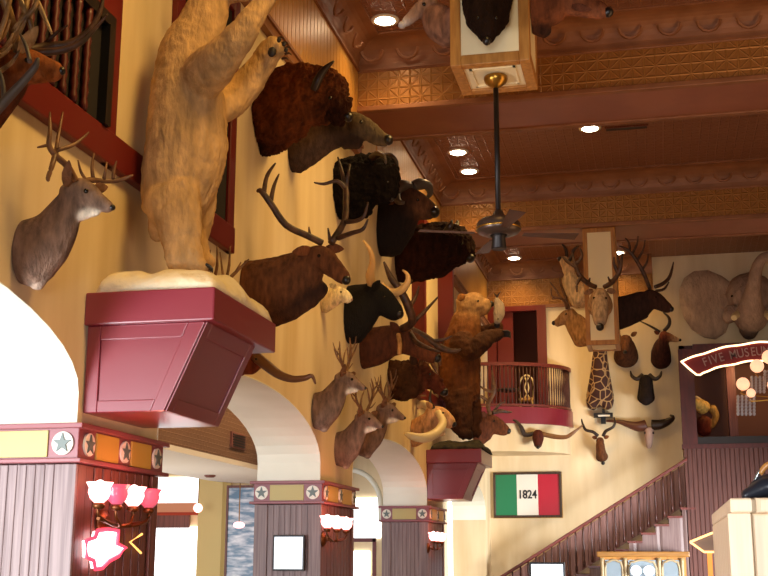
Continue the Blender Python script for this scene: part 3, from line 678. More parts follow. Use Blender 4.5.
# --- brown shaggy bison, farthest of upper row
r, y = mount('bison_mount', 'dark brown woolly bison head farthest along the upper row, above the ox horns', (398,258), [
    S('2a140a', (400,258,27,.75), (416,254,29,.75,0,'32180c'), (434,250,28,.8,0,'281208'), (452,247,25,.85,0,'1e0e06'), (464,250,17,.85))], material=furshag, shag=0.045, sfreq=8)
tubepx([[(446,232,4,-.4),(450,226,3.4,-.5),(452,220,.8,-.5)]], y, hornd, 'horn', r)
tubepx([[(450,230,4,.4),(456,226,3.4,.5),(458,220,.8,.5)]], y, hornd, 'horn', r)
ballpx(r, 'nose', 470, 258, 5, y, 0, nosem, 1.4); eyes(r, 462, 244, 1.4, y, 0.42)
# --- black ox with pale horns
r, y = mount('ox_mount', 'black ox head with long curving cream horns below the buffalo row', (348,312), [
    S('0d0908', (343,319,31,.6), (356,309,27,.6), (369,300,19.5,.6)),
    S('0b0807', (370,296,18,.65), (381,301,14.5,.65), (391,309,11,.65), (397,314,8.5,.75))])
tubepx([[(372,283,5.4,-.1),(370,276,4.6,-.26),(372.5,262,3,-.46),(370,250,2.2,-.6),(363,240,.8,-.66)]], y, hornp, 'horn', r)
tubepx([[(380,286,5.4,.08),(388,291.5,4.8,.1),(396,292.5,4.2,.08),(403,288.5,3.8,.04),(408,281,3,0),(407,274,2,-.02),(402.5,270,.8,-.02)]], y, hornp, 'horn', r)
ear(r, (373,290), (380,280), 4, y, -0.15, -0.25, '14100e'); eyes(r, 384, 297, 1.5, y, 0.2); ballpx(r, 'nose', 399, 314, 5, y, 0, nosem, 1.2)
# --- small white sheep behind elk
r, y = mount('sheep_mount', 'small cream white sheep head peeking out behind the elk muzzle', (322,306), [
    S('d8c49a', (322,304,11,.7), (330,299,10.5,.65), (337,295,9.5,.65)),
    S('eadcb8', (338,294,8.5,.7), (344,296,7,.7), (349,299.5,5,.75))])
ear(r, (336,287), (329,284), 3, y, -0.1, -0.2, 'd8c49a'); eyes(r, 341, 292, 1, y, 0.12); ballpx(r, 'nose', 351, 299.5, 1.8, y, 0, mat('pink_nose', hx('a07860'), 0.5))
# --- small buck behind the snowy rock: little more than the tines shows
r, y = mount('deer_mount', 'buck hidden behind the snowy rock with only its antler tines showing', (212,300), [
    S('6e5444', (213,302,14,.65), (219,296,11,.65)), S('7c6250', (221,292,8,.7), (227,294,6.5,.7), (233,297,5,.75))])
tubepx([[(221,285,2,-.06),(212,278,2,-.16),(208,268,1.8,-.22),(210,250,.7,-.2)], [(214,279,1.8,-.15),(217,266,1.5,-.18),(217,245,.6,-.16)], [(209,270,1.6,-.2),(205,262,.7,-.24)]], y, antl, 'antler', r)
tubepx([[(224,285,2,.06),(230,278,2,.16),(238,270,1.6,.22),(249,259,.6,.24)], [(226,280,1.8,.1),(229,266,1.5,.14),(230,246,.6,.14)], [(224,282,1.6,.06),(222,268,1.2,.08),(220,252,.6,.08)], [(236,272,1.5,.2),(241,262,.6,.22)]], y, antl, 'antler', r)
eyes(r, 226, 290, 1, y, .08); ballpx(r, 'nose', 235, 298, 2, y, 0, nosem)
# --- caribou with big dark antlers
r, y = mount('caribou_mount', 'brown caribou head with heavy dark antlers in front of the red window', (362,348), [
    S('4e2814', (361,349,21,.6), (376,346,20,.58), (391,341,16.5,.6), (402,341,14,.6,0,'5e3218')),
    S('5a3018', (402,340,14,.68), (414,345,12,.68), (426,352,9.5,.7), (434,357,7.5,.75)),
    S('b08048', (398,334,3,.4,-.3), (400,344,3,.4,-.3), (399,354,3,.4,-.3))])
ear(r, (398,330), (390,322), 4, y, -0.2, -0.3, '4e2814'); eyes(r, 414, 341, 1.4, y, 0.2); ballpx(r, 'nose', 437, 358, 4.6, y, 0, nosem)
tubepx([[(402,329,4,-.1),(412,322,4.4,-.25),(408,306,4.4,-.4),(400,290,4,-.5),(391,278,3.4,-.55),(384,262,1,-.5)], [(402,294,2.6,-.48),(412,280,1,-.44)], [(413,322,3,-.25),(424,312,2,-.2),(438,297,.8,-.1)], [(409,308,2.6,-.38),(416,296,1.8,-.3),(419,286,.8,-.3)]], y, antld, 'antler', r)
tubepx([[(410,330,4.4,.1),(424,337,4.4,.2),(436,345,4,.3),(446,350,3.2,.36),(456,351,2.4,.4),(461,349,.8,.4)], [(430,341,2.4,.26),(442,340,1.8,.3),(452,336,.8,.3)], [(410,332,3,0),(416,342,3,-.2),(428,348,2.2,-.3),(440,352,.8,-.36)]], y, antld, 'antler', r)
# --- brown maned head below caribou
r, y = mount('maned_head', 'brown head with a ragged mane hanging below the caribou', (390,378), [
    S('3c2414', (390,380,20,.65), (404,380,21,.65,0,'4a2e18'), (417,376,17,.68)),
    S('5a2c1c', (419,374,14,.7), (430,380,10.5,.7), (438,387,8,.75), (442,391,6.5,.8))], material=furshag, shag=0.05, sfreq=8)
tubepx([[(420,366,2,-.1),(424,352,3,-.3),(430,352,4,-.4),(438,358,3.6,-.44),(440,366,1,-.44)], [(428,354,3,-.36),(434,366,2.4,-.4),(438,374,.8,-.4)]], y, antl, 'antler', r)
tubepx([[(424,366,2,.1),(434,356,3,.3),(441,348,2,.4),(444,340,.8,.4)]], y, antl, 'antler', r)
ear(r, (416,364), (410,356), 4, y, -0.2, -0.3, '3c2414'); eyes(r, 430, 374, 1.2, y, 0.2); ballpx(r, 'nose', 444, 392, 4.5, y, 0, nosem)
# --- longhorn behind the bracket
r, y = mount('longhorn_mount', 'reddish longhorn head mostly hidden behind the first bracket, one horn showing', (240,362), [
    S('6e3018', (238,362,15,.8), (246,362,14,.8), (254,366,10,.8)), S('7a3a20', (250,359,9,.8), (258,361,7.5,.8), (263,363,6,.8))])
tubepx([[(256,357,5.5,-.05),(266,365,5.4,-.12),(278,374,4.6,-.2),(292,379,3.8,-.28),(305,378,3,-.32),(312,376,2.2,-.32),(315.5,384,.9,-.32)]], y, mat('brown_horn', hx('6a4428'), 0.4), 'horn', r)
tubepx([[(250,352,5,.1),(244,345,4.6,.3),(236,342,3.6,.45),(226,346,1,.5)]], y, hornp, 'horn', r)
eyes(r, 256, 359, 1.2, y, 0.14)
# --- pale ram with big cream horns
r, y = mount('ram_mount', 'pale tan ram with huge curling cream horns beside the brown bear', (412,432), [
    S('b88450', (410,436,13,.7), (420,430,13,.65), (430,423,11.5,.65)),
    S('c89868', (431,417,11,.7), (440,416,9.5,.7), (447,420,7.5,.7), (451,424,6,.75)), S('e0c8a0', (444,432,3.5,.7), (436,434,4,.7))])
tubepx([[(438,412,3.4,-.12),(443,423,4.4,-.25),(436,433,5,-.45),(424,438,5,-.62),(411,436,4,-.7),(404,433,1,-.7)]], y, horncream, 'horn', r)
tubepx([[(432,410,4.6,.12),(424,404,4,.3),(418,406,3.4,.4)]], y, horncream, 'horn', r)
tubepx([[(414,404,1,-.5),(418,413,2.4,-.55),(415,423,3.4,-.6),(407,429,4.2,-.62),(397,431,3.8,-.6),(389,427,2.6,-.56),(386,421,1,-.55)]], y+1.2, horncream, 'horn', r)
ear(r, (432,408), (426,402), 3, y, -0.12, -0.2, 'b88450'); eyes(r, 443, 413, 1.3, y, 0.17); ballpx(r, 'nose', 453, 424, 3.4, y, 0, nosem)
tubepx([[(434,409,2,-.05),(430,400,1.8,-.1),(431,390,.7,-.1)]], y, hornd, 'forelock', r)
# --- deer head under the brown bear
r, y = mount('elk_mount', 'brown elk head with antlers, behind the second bracket at the corner', (474,432), [
    S('5a2e18', (476,433,14,.6), (484,428,13,.6)), S('6a3a1e', (485,424,11.5,.66), (494,425,9.5,.66), (502,429,7,.7), (506,431,5.5,.75))], xwall=0.02)
tubepx([[(490,414,2,-.1),(488,404,2.4,-.3),(494,392,2.2,-.4),(493,380,1.6,-.4),(492,370,.7,-.4)], [(489,402,2,-.3),(480,396,1.6,-.4),(473,397,.7,-.45)], [(494,392,2,-.4),(486,390,1.6,-.44),(480,386,.7,-.46)]], y, antl, 'antler', r)
tubepx([[(492,413,2,.1),(500,411,2.2,.3),(507,412,1.4,.4),(512,412,.7,.4)], [(494,411,1.6,.2),(500,404,1.2,.3),(505,402,.6,.3)]], y, antld, 'antler', r)
eyes(r, 494, 421, 1, y, 0.2); ballpx(r, 'nose', 508, 431, 3.2, y, 0, nosem); ear(r, (486,416), (480,412), 3, y, -0.15, -0.3, '5a2e18')

# --- brackets and bears
def bracket(ya, z0, label):
    b = root('bear_bracket', (0, ya+0.68, z0), label, 'bracket', 'burgundy wall brackets under the bears')
    MB().box(0.002, 0.95, ya, ya+1.36, z0+0.60, z0+0.83).build('top_slab', burg, b, bevel=0.012)
    a = [(0.002,ya+0.06,z0),(0.60,ya+0.06,z0),(0.60,ya+1.06,z0),(0.002,ya+1.06,z0)]; t = [(0.002,ya+0.06,z0+0.6),(0.87,ya+0.06,z0+0.6),(0.87,ya+1.10,z0+0.6),(0.002,ya+1.10,z0+0.6)]
    MB().hexa(a, t).build('body', burg, b, bevel=0.008)
    # raised stiles round a sunk panel on the two faces in view
    f = MB(); y0_ = ya+0.045
    f.box(0.01,0.11,y0_,ya+0.06,z0,z0+0.6)
    f.prism([(0.11,z0),(0.50,z0),(0.533,z0+0.08),(0.11,z0+0.08)], 'y', y0_, ya+0.06); f.prism([(0.11,z0+0.5),(0.708,z0+0.5),(0.75,z0+0.6),(0.11,z0+0.6)], 'y', y0_, ya+0.06)
    f.prism([(0.50,z0),(0.60,z0),(0.87,z0+0.6),(0.75,z0+0.6)], 'y', y0_, ya+0.06)
    f.build('front_panel_frame', burg, b, bevel=0.006)
    g = MB()
    def q(y, h, o_): return (0.60+0.27*h/0.6+o_, y, z0+h)
    for (y1, y2, h1, h2) in ((ya+0.06, ya+0.16, 0, .6), (ya+0.96, ya+1.06, 0, .6), (ya+0.16, ya+0.96, 0, .09), (ya+0.16, ya+0.96, .5, .6)):
        g.hexa([q(y1,h1,0),q(y1,h1,.014),q(y2,h1,.014),q(y2,h1,0)], [q(y1,h2,0),q(y1,h2,.014),q(y2,h2,.014),q(y2,h2,0)])
    g.build('side_panel_frame', burg, b, bevel=0.004); return b
b1 = bracket(7.44, 2.57, 'burgundy panelled bracket holding up the white bear')
b2 = bracket(20.15, 2.60, 'burgundy panelled bracket holding up the brown bear, far down the wall')
def rock(name, label, x0, x1, y0_, y1_, z0, h, mt, seed):
    r = root(name, ((x0+x1)/2, (y0_+y1_)/2, z0), label, 'rock'); bm = bmesh.new(); n = 26
    m = MB(); N = 30; vs = []; fs = []
    for i in range(N+1):
        for j in range(N+1):
            a, b = i/N, j/N; e = min(a, 1-a, b, 1-b)*2
            f = min(1, e*3.2)**0.55
            p = Vector((x0+(x1-x0)*a, y0_+(y1_-y0_)*b, 0)); hh = f*h*(0.80+0.35*noise.noise(Vector((p.x*3+seed, p.y*3, 0)))+0.10*noise.noise(Vector((p.x*9, p.y*9+seed, 1))))
            vs.append((p.x, p.y, z0+max(hh, 0)))
    for i in range(N):
        for j in range(N): fs.append((i*(N+1)+j, (i+1)*(N+1)+j, (i+1)*(N+1)+j+1, i*(N+1)+j+1))
    k = len(vs); per = [i*(N+1) for i in range(N+1)]+[N*(N+1)+j for j in range(1,N+1)]+[i*(N+1)+N for i in range(N-1,-1,-1)]+[j for j in range(N-1,0,-1)]
    fs.append(tuple(per)[::-1])
    m.add(vs, fs).build('stone', mt, r, smooth=True); return r
rock('snowy_rock', 'cream snow covered rock under the feet of the white bear', 0.04, 0.93, 7.5, 8.78, 3.40, 0.25, rockw, 3)
rock('mossy_rock', 'dark mossy rock under the feet of the brown bear', 0.05, 0.97, 20.25, 21.45, 3.43, 0.22, rockd, 11)
YP = 8.12
clawm = mat('claw', hx('4a3020'), .4)
r = root('white_bear', at(185, 268, YP), 'pale cream standing bear with raised paws on the left bracket', 'bear', 'standing bears on brackets')
FC = 'ba9462'
organic([S(FC, (172,205,33,.95), (180,178,40,.95), (186,150,42,.95), (187,120,40,.95), (187,86,36,.95), (191,54,33,.9), (200,28,26,.85), (210,4,21,.85)),
    S(FC, (211,-4,21,.9), (222,-14,19,.9), (238,-14,13,.85), (252,-11,10,.85), (259,-9,8,.8)),
    S(FC, (230,-3,7,.9), (246,-3,6,.9)),
    S(FC, (170,196,33,.6,-.16), (178,220,25,.7,-.2), (182,245,20,.8,-.2), (185,262,20,.9,-.2)), S(FC, (182,267,10,1.2,-.2), (194,267,9,1.3,-.2), (204,267,7,1.3,-.2)),
    S(FC, (188,190,32,.6,.2), (192,215,24,.7,.24), (190,240,19,.8,.24), (192,258,19,.9,.24)), S(FC, (190,262,10,1.2,.26), (203,262,9,1.3,.26), (211,262,7,1.3,.26)),
    S(FC, (196,82,27,.8,-.10), (208,72,26,.8,-.22), (220,60,22,.85,-.32), (233,45,18,.85,-.38), (247,26,14.5,.85,-.42), (259,8,11.5,.9,-.40), (268,-4,10.5,1.0,-.38)),
    S(FC, (203,112,22,.8,.10), (220,106,20,.8,.24), (233,98,19,.8,.36), (247,84,17,.85,.40), (260,66,14,.85,.40), (270,52,13,.95,.38), (277,46,12.5,1.0,.38)),
    S(FC, (168,205,24,.8), (161,225,15,.8), (157,238,8,.8))], 'body', r, furw, YP, 'y', 0.015, 0.012, 9, [(0,1,0.06)], 14)
ballpx(r, 'nose', 263, -9, 5, YP, 0, nosem); eyes(r, 240, -23, 2, YP, .13)
for dy_ in (-.16, .16): ear(r, (210,-22), (205,-34), 7, YP, dy_, dy_*1.3, FC, flat=.5)
for q in ((272,52,4.6,.27),(279,40,2.3,.26),(284,44,2.3,.27),(286,50,2.2,.29)): ballpx(r, 'paw_pad', q[0], q[1], q[2], YP, q[3], padm, .6, 1.2)
for i, (u, v) in enumerate(((281,37),(285,42),(288,47),(288,53),(285,58))): tubepx([[(u-3,v+1,1.3,.34),(u+1,v,1.2,.33),(u+3.5,v+2,.4,.32)]], YP, clawm, 'claw', r)
for i, (u, v) in enumerate(((266,-16),(271,-15),(275,-12),(278,-8),(279,-3))): tubepx([[(u-3,v+2,1.3,-.4),(u+1,v,1.2,-.4),(u+4,v+1,.4,-.4)]], YP, clawm, 'claw', r)
for k_ in range(5): tubepx([[(206,264+k_*.9,1.2,-.32+k_*.06),(210,266+k_*.9,1.1,-.32+k_*.06),(213,269+k_*.9,.4,-.32+k_*.06)]], YP, nosem, 'claw', r)
YQ = 20.85
r = root('brown_bear', at(463, 436, YQ), 'brown standing bear holding a fish to its mouth on the far bracket', 'bear', 'standing bears on brackets')
FB = '6a3c1a'
organic([S(FB, (460,396,20,.9,0,'5a3014'), (460,375,21,.9), (461,352,20,.9), (464,333,17,.9), (467,318,14.5,.9,0,'6e4420')),
    S('a07c52', (466,309,14,.9), (473,304,12.5,.9), (481,306,9,.85), (488,305,7,.85)), S('6a3c1a', (480,312,5,.9), (486,312,4,.9)),
    S('3e200e', (458,395,16,.6,-.2), (460,412,13,.7,-.25), (461,428,11,.8,-.25)), S('26120a', (462,434,6,1.2,-.28), (470,434,5.5,1.2,-.28)),
    S('3e200e', (466,392,15,.6,.2), (471,412,11,.7,.25), (470,428,10,.8,.25)), S('4a2812', (472,432,6,1.2,.28), (478,432,5.5,1.2,.28)),
    S('341a0a', (460,342,14,.8,-.3), (470,350,11.5,.8,-.4), (482,342,9.5,.85,-.42), (492,336,7.5,.9,-.36), (500,334,6,1,-.3)),
    S('4a2812', (472,332,12,.8,.3), (482,334,9,.8,.4), (492,330,7,.85,.36), (499,326,6,.9,.25))], 'body', r, furw, YQ, 'y', 0.024, 0.03, 7, [(0,1,0.08)], 4)
ballpx(r, 'nose', 491, 304, 3.2, YQ, 0, nosem); eyes(r, 478, 301, 1.1, YQ, .15); ballpx(r, 'paw_pad', 497, 325, 3.2, YQ, .1, padm)
for dy_ in (-.2, .2): ear(r, (463,300), (459,294), 4.5, YQ, dy_, dy_*1.2, '8a5a2c', flat=.5)
for i in range(5): tubepx([[(503,331+i*1.3,1.2,-.36+i*.04),(508,331+i*1.3,1.1,-.36+i*.04),(511,333+i*1.3,.4,-.36+i*.04)]], YQ, padm, 'claw', r)
r = root('fish', at(498, 312, YQ), 'silver grey fish held upright in the mouth and paws of the brown bear', 'fish')
organic([S('9a8a78', (497,322,3.5,.6), (499,314,6,.6), (499,306,5.5,.6), (497,300,3,.5), (497,298,2,.4))], 'body', r, hide, YQ, 'y', 0.014)
m = MB(); a, b, c, d = at(497,299,YQ), at(493,292,YQ), at(497,295,YQ), at(501,291,YQ)
for off in (-.012, .012): pass
m.add([(p.x,p.y+o_,p.z) for o_ in (-.012,.012) for p in (a,b,c,d)], [(0,1,2,3),(4,7,6,5),(0,4,5,1),(1,5,6,2),(2,6,7,3),(3,7,4,0)]); m.build('tail_fin', hornd, r)
eyes(r, 498, 319, .8, YQ, .07)

# --- pendant boxes under the beams
def pendant(x0, x1, y0_, y1_, z0, z1, label):
    p = root('pendant_box', ((x0+x1)/2, (y0_+y1_)/2, z0), label, 'pendant', 'square pendant boxes hanging from the beams')
    f = MB(); w = 0.085
    for x in (x0, x1-w):
        for y in (y0_, y1_-w): f.box(x, x+w, y, y+w, z0, z1)
    for z in (z0, z1-w):
        f.box(x0+w, x1-w, y0_, y0_+w, z, z+w); f.box(x0+w, x1-w, y1_-w, y1_, z, z+w); f.box(x0, x0+w, y0_+w, y1_-w, z, z+w); f.box(x1-w, x1, y0_+w, y1_-w, z, z+w)
    f.build('frame', woodoak, p, bevel=0.006)
    MB().box(x0+.006, x1-.006, y0_+.006, y1_-.006, z0+.02, z1-.005).build('panel', creampan, p)
    g = MB(); 
    for a in (x0+.13, x1-.15): g.box(a, a+.02, y0_+.13, y1_-.13, z0+.008, z0+.02)
    for a in (y0_+.13, y1_-.15): g.box(x0+.13, x1-.13, a, a+.02, z0+.008, z0+.02)
    g.build('bottom_moulding', creampan, p); return p
P1 = (2.39, 3.01, 8.58, 9.2); P2 = (2.68, 3.28, 21.75, 22.5)
pendant(*P1, 5.34, ZB-0.03, 'oak framed cream pendant box at the top, above the ceiling fan')
pendant(*P2, 5.42, ZB-0.03, 'oak framed cream pendant box in the distance, in front of the back wall')
# ceiling fan
fx, fy = 2.705, 8.88
fn = root('ceiling_fan', (fx, fy, 5.34), 'bronze ceiling fan on a long dark rod under the near pendant box', 'fan')
MB().lathe((fx,fy,5.27), [(0.02,-0.02),(0.05,0.0),(0.085,0.03),(0.095,0.055),(0.095,0.075)], 20).build('canopy', brass, fn, smooth=True)
MB().lathe((fx,fy,4.2), [(0.021,0),(0.021,1.1)], 12).build('rod', darkmet, fn, smooth=True)
MB().lathe((fx,fy,4.06), [(0.09,-0.02),(0.155,0.0),(0.172,0.02),(0.168,0.075),(0.14,0.105),(0.05,0.135),(0.03,0.18)], 28).build('motor_housing', fanmet, fn, smooth=True)
MB().lathe((fx,fy,4.085), [(0.172,0),(0.178,0.008),(0.172,0.016)], 28).build('housing_band', brass, fn, smooth=True)
MB().lathe((fx,fy,3.93), [(0.055,0),(0.06,0.01),(0.05,0.09),(0.075,0.12)], 16).build('switch_cup', darkmet, fn, smooth=True)
for i in range(4):
    a = 0.35+i*PI/2; ca, sa = math.cos(a), math.sin(a)
    def tp(r_, s_, z_): return (fx+ca*r_-sa*s_, fy+sa*r_+ca*s_, z_)
    MB().hexa([tp(.19,-.03,4.055),tp(.62,-.06,4.062),tp(.62,.06,4.045),tp(.19,.03,4.05)], [tp(.19,-.03,4.06),tp(.62,-.06,4.067),tp(.62,.06,4.05),tp(.19,.03,4.055)]).build('blade', wood('blade_wood', hx('3c2418'), hx('4a2c1c')) if i == 0 else bpy.data.materials['blade_wood'], fn)
# --- mounts on the near pendant
g1 = 'animal heads on the near pendant box'
r, y = mount('maned_head', 'dark brown shaggy head hanging on the front of the near pendant box', (487,-6), [
    S('20120a', (487,-20,28,1,0), (487,-4,26,1,-.14), (487,14,23,1,-.26), (487,26,16,1,-.34), (487,36,9,1,-.4))], group=g1, y=8.588, lat='x', shag=.02, material=furshag)
ballpx(r, 'nose', 487, 41, 4.5, y, -.42, nosem); ballpx(r, 'eye', 478, 18, 1.8, y, -.48, eyem); ballpx(r, 'eye', 496, 18, 1.8, y, -.48, eyem)
r, y = mount('antelope_mount', 'pale antelope head facing left on the near pendant box', (447,30), [
    S('8a6048', (450,26,24,.7), (441,23,19,.65), (434,13,14,.65)), S('a07c64', (431,2,10,.7), (421,9,8.5,.7), (411,18,6.5,.7), (405,23,5,.7,0,'d8ccc0'))], group=g1, y=8.85, clamp=[(0,-1,P1[0]+.002)])
ballpx(r, 'nose', 402, 25, 4, y, 0, mat('pale_nose', hx('cfc4bc'), .5)); eyes(r, 424, 4, 2, y, .1); ear(r, (434,-2), (442,-14), 5, y, -.08, -.16, '8a6048')
r, y = mount('antelope_mount', 'reddish antelope head facing right on the near pendant box', (530,12), [
    S('6e3c20', (526,6,27,.7), (540,6,25,.65), (556,4,21,.65)), S('7a4426', (556,0,18,.7), (574,2,15,.7), (592,8,11,.7), (604,12,8,.7)), S('20120c', (536,27,8,.8), (546,31,8,.8))], group=g1, y=8.85, clamp=[(0,1,P1[1]-.002)])
ballpx(r, 'nose', 608, 12, 5.5, y, 0, nosem); eyes(r, 578, -4, 2, y, .11); ear(r, (572,6), (592,10), 4, y, -.14, -.2, '5a2e18')
# --- mounts on the far pendant
g2 = 'animal heads on the far pendant box'
r, y = mount('elk_mount', 'pale elk head with dark branching antlers on the front of the far pendant box', (600,300), [
    S('b08c64', (600,306,13,1,0), (600,302,11.5,1,-.3), (600,298,9.5,1,-.5), (600,294,7.5,1,-.62)), S('a08468', (600,294,7.5,1,-.62), (600,305,8.5,1,-.74), (600,314,8.5,1,-.82), (600,323,6,1,-.9))], group=g2, y=21.758, lat='x')
ballpx(r, 'nose', 600, 327, 4, y, -.98, nosem); ballpx(r, 'eye', 594, 298, 1.1, y, -.8, eyem); ballpx(r, 'eye', 606, 298, 1.1, y, -.8, eyem)
ear(r, (593,290), (584,294), 3, y, -.62, -.6, '8a6446', 'x'); ear(r, (607,290), (616,292), 3, y, -.62, -.6, '8a6446', 'x')
tubepx([[(596,287,2.4,-.62),(589,284,2.6,-.7),(580,276,2.6,-.8),(575,264,2,-.84),(572,252,.8,-.84)], [(581,277,2.2,-.8),(577,284,1.6,-.9),(577,292,.7,-.94)], [(577,268,2,-.84),(568,262,1.8,-.84),(562,256,.7,-.84)], [(576,264,2,-.84),(582,256,1.6,-.84),(580,248,.7,-.84)], [(588,284,2,-.7),(590,278,.7,-.84)]], y, antld, 'antler', r)
tubepx([[(604,287,2.4,-.62),(611,283,2.6,-.7),(618,274,2.4,-.8),(621,264,1.8,-.84),(622,252,.7,-.84)], [(618,273,2.2,-.8),(614,264,1.6,-.84),(614,257,.7,-.84)], [(611,283,2,-.7),(608,277,.7,-.84)], [(620,268,1.8,-.82),(618,260,1.2,-.84),(617,253,.6,-.84)]], y, antld, 'antler', r)
r, y = mount('pronghorn_mount', 'pale pronghorn head reaching up on the left of the far pendant box', (582,296), [
    S('c8a878', (583,298,14,.7), (576,290,11,.65), (570,278,9,.65)), S('c8a070', (570,270,8,.7), (567,264,6.5,.7), (563,260,5,.75))], group=g2, y=22.0, clamp=[(0,-1,P2[0]+.002)])
tubepx([[(569,262,1.8,-.1),(574,250,1.6,-.1),(579,246,.7,-.1)]], y, hornd, 'horn', r); tubepx([[(567,262,1.8,.1),(566,250,1.6,.1),(562,244,.7,.1)]], y, hornd, 'horn', r); ballpx(r, 'nose', 560, 259, 2.6, y, 0, nosem)
r, y = mount('mule_deer_mount', 'tan deer with tall forked antlers facing left, lower on the far pendant box', (584,332), [
    S('a87840', (586,336,15,.62), (579,328,12,.6), (573,320,9.5,.6)), S('a87c4c', (572,316,8.5,.65), (566,317,7,.65), (559,322,4.8,.7), (556,323,4,.75))], group=g2, y=22.15, clamp=[(0,-1,P2[0]+.002)])
ballpx(r, 'nose', 554, 323, 2.4, y, 0, nosem); eyes(r, 566, 314, .9, y, .1)
tubepx([[(567,309,1.5,-.06),(565,302,1.5,-.12),(560,298,1.4,-.2),(552,299,.6,-.24)], [(561,298,1.3,-.2),(556,290,1.1,-.2),(550,282,.5,-.2)], [(558,298,1.2,-.2),(552,296,.9,-.22),(551,288,.5,-.2)]], y, antl, 'antler', r)
tubepx([[(569,309,1.5,.06),(565,296,1.5,.14),(561,285,1.2,.16),(560,278,.5,.16)], [(566,298,1.3,.14),(569,290,1,.18),(568,282,.5,.18)]], y, antl, 'antler', r)
r, y = mount('elk_mount', 'very dark elk in silhouette facing right beside the far pendant box', (620,312), [
    S('2c1810', (616,314,17,.6), (626,311,16,.58), (637,306,14,.58), (646,302,12,.6)), S('3a2014', (648,299,11,.66), (656,301,9,.66), (664,306,6.5,.7), (669,309,5,.75)), S('20120c', (632,318,7,.5), (645,313,6,.5))], group=g2, y=22.1, clamp=[(0,1,P2[1]-.002)])
ballpx(r, 'nose', 671, 309, 3, y, 0, nosem); eyes(r, 656, 297, .9, y, .14)
tubepx([[(650,289,2,-.06),(643,272,2,-.2),(632,254,1.8,-.3),(624,248,1.2,-.34),(619,246,.5,-.34)], [(632,254,1.4,-.3),(637,244,1,-.3),(638,236,.5,-.3)], [(630,252,1.4,-.3),(629,243,1,-.3),(625,238,.5,-.3)], [(642,270,1.4,-.2),(647,262,1.1,-.2),(648,254,.5,-.2)], [(637,261,1.4,-.26),(643,250,1,-.26),(645,240,.5,-.26)]], y, antld, 'antler', r)
tubepx([[(655,287,2,.06),(664,283,2,.16),(670,276,1.7,.22),(673.5,262,.6,.24)], [(656,291,1.6,.08),(664,289,1.4,.2),(669,282,.6,.24)]], y, antld, 'antler', r)

# --- trophies on the back wall
g3 = 'trophies on the back wall'
WY = YB-0.02
r, y = mount('antelope_mount', 'dark brown antelope shoulder mount facing forward beside the far pendant box', (626,356), [
    S('4e2c16', (626,357,12.5,1,0), (626,352,11.5,1,-.2), (626,344,8.5,1,-.36)), S('6a4024', (626,340,6.5,1,-.42), (625,345,5,1,-.56), (625,350,3.6,1,-.66))], group=g3, y=WY, lat='x')
ear(r, (621,337), (615,335), 2.4, y, -.4, -.4, '7a5030', 'x'); ear(r, (631,336), (637,332), 2.4, y, -.4, -.4, '7a5030', 'x'); ballpx(r, 'nose', 625, 352, 2, y, -.7, nosem)
r, y = mount('sable_mount', 'dark antelope with a curved horn and pale muzzle turned to the right', (661,358), [
    S('3e1e14', (661,361,12,.85,0), (661,352,11.5,.85,-.15), (662,343,8,.85,-.28)), S('6a3420', (663,337,6.5,.9,-.34), (668,337,5,.9,-.36), (674,339,3.6,.9,-.38,'c89868'), (678,340,2.6,.9,-.38,'d8b080'))], group=g3, y=WY, lat='x')
tubepx([[(664,331,2,-.3),(669,325,1.9,-.36),(669,318,1.5,-.36),(663,312,.6,-.3)]], y, hornd, 'horn', r); tubepx([[(660,332,1.4,-.3),(652,327,1.2,-.3),(640,321,.6,-.2)]], y, hornd, 'horn', r)
ear(r, (659,334), (654,331), 2, y, -.3, -.3, '6a3420', 'x'); ballpx(r, 'nose', 680, 340, 1.5, y, -.38, nosem)
r, y = mount('wildebeest_mount', 'black wildebeest head with upturned horns below the two antelopes', (646,392), [
    S('1c100c', (646,398,9,1,0), (646,388,7.5,1,-.2), (646,379,6.5,1,-.34)), S('1e120e', (646,380,6.2,1,-.38), (646,390,6,1,-.48), (646,399,6.8,1,-.56), (646,402,5.5,1,-.58))], group=g3, y=WY, lat='x')
for s_ in (-1, 1): tubepx([[(646+s_*3,375,2.6,-.36),(646+s_*9,379,2.2,-.4),(646+s_*14,376,1.7,-.4),(646+s_*15.5,371,.6,-.38)]], y, hornd, 'horn', r)
for s_ in (-1, 1): ballpx(r, 'eye', 646+s_*5.5, 384, .9, y, -.48, eyem)
# giraffe
gir = mat('giraffe_hide', hx('3a1c10'), 0.8); n_, l_, b_ = nodes(gir)
tc = n_.new('ShaderNodeTexCoord'); vo = n_.new('ShaderNodeTexVoronoi'); vo.feature = 'DISTANCE_TO_EDGE'; vo.inputs['Scale'].default_value = 5.5
cr = n_.new('ShaderNodeValToRGB'); cr.color_ramp.elements[0].position = .03; cr.color_ramp.elements[1].position = .08
cr.color_ramp.elements[0].color = (*hx('b08a58'),1); cr.color_ramp.elements[1].color = (*hx('3e1c10'),1)
l_.new(tc.outputs['Object'], vo.inputs['Vector']); l_.new(vo.outputs[0], cr.inputs[0]); l_.new(cr.outputs[0], b_.inputs['Base Color'])
r, y = mount('giraffe_mount', 'giraffe neck with brown patches rising behind the far pendant box', (600,395), [
    S('3a1c10', (600,396,14,1,0), (600,388,12.5,1,-.15), (600,372,9.5,1,-.3), (600,352,7,1,-.45), (600,332,6,1,-.55), (600,318,5.5,1,-.6)), S('3a1c10', (593,400,8,.9,-.1), (593,406,6.5,.9,-.08)), S('3a1c10', (607,400,8,.9,-.1), (607,406,6.5,.9,-.08)),
    S('3a1c10', (600,316,5.5,1,-.6), (600,320,4.5,1,-.85), (600,324,3.5,1,-1.0))], group=g3, y=WY, lat='x', material=gir)
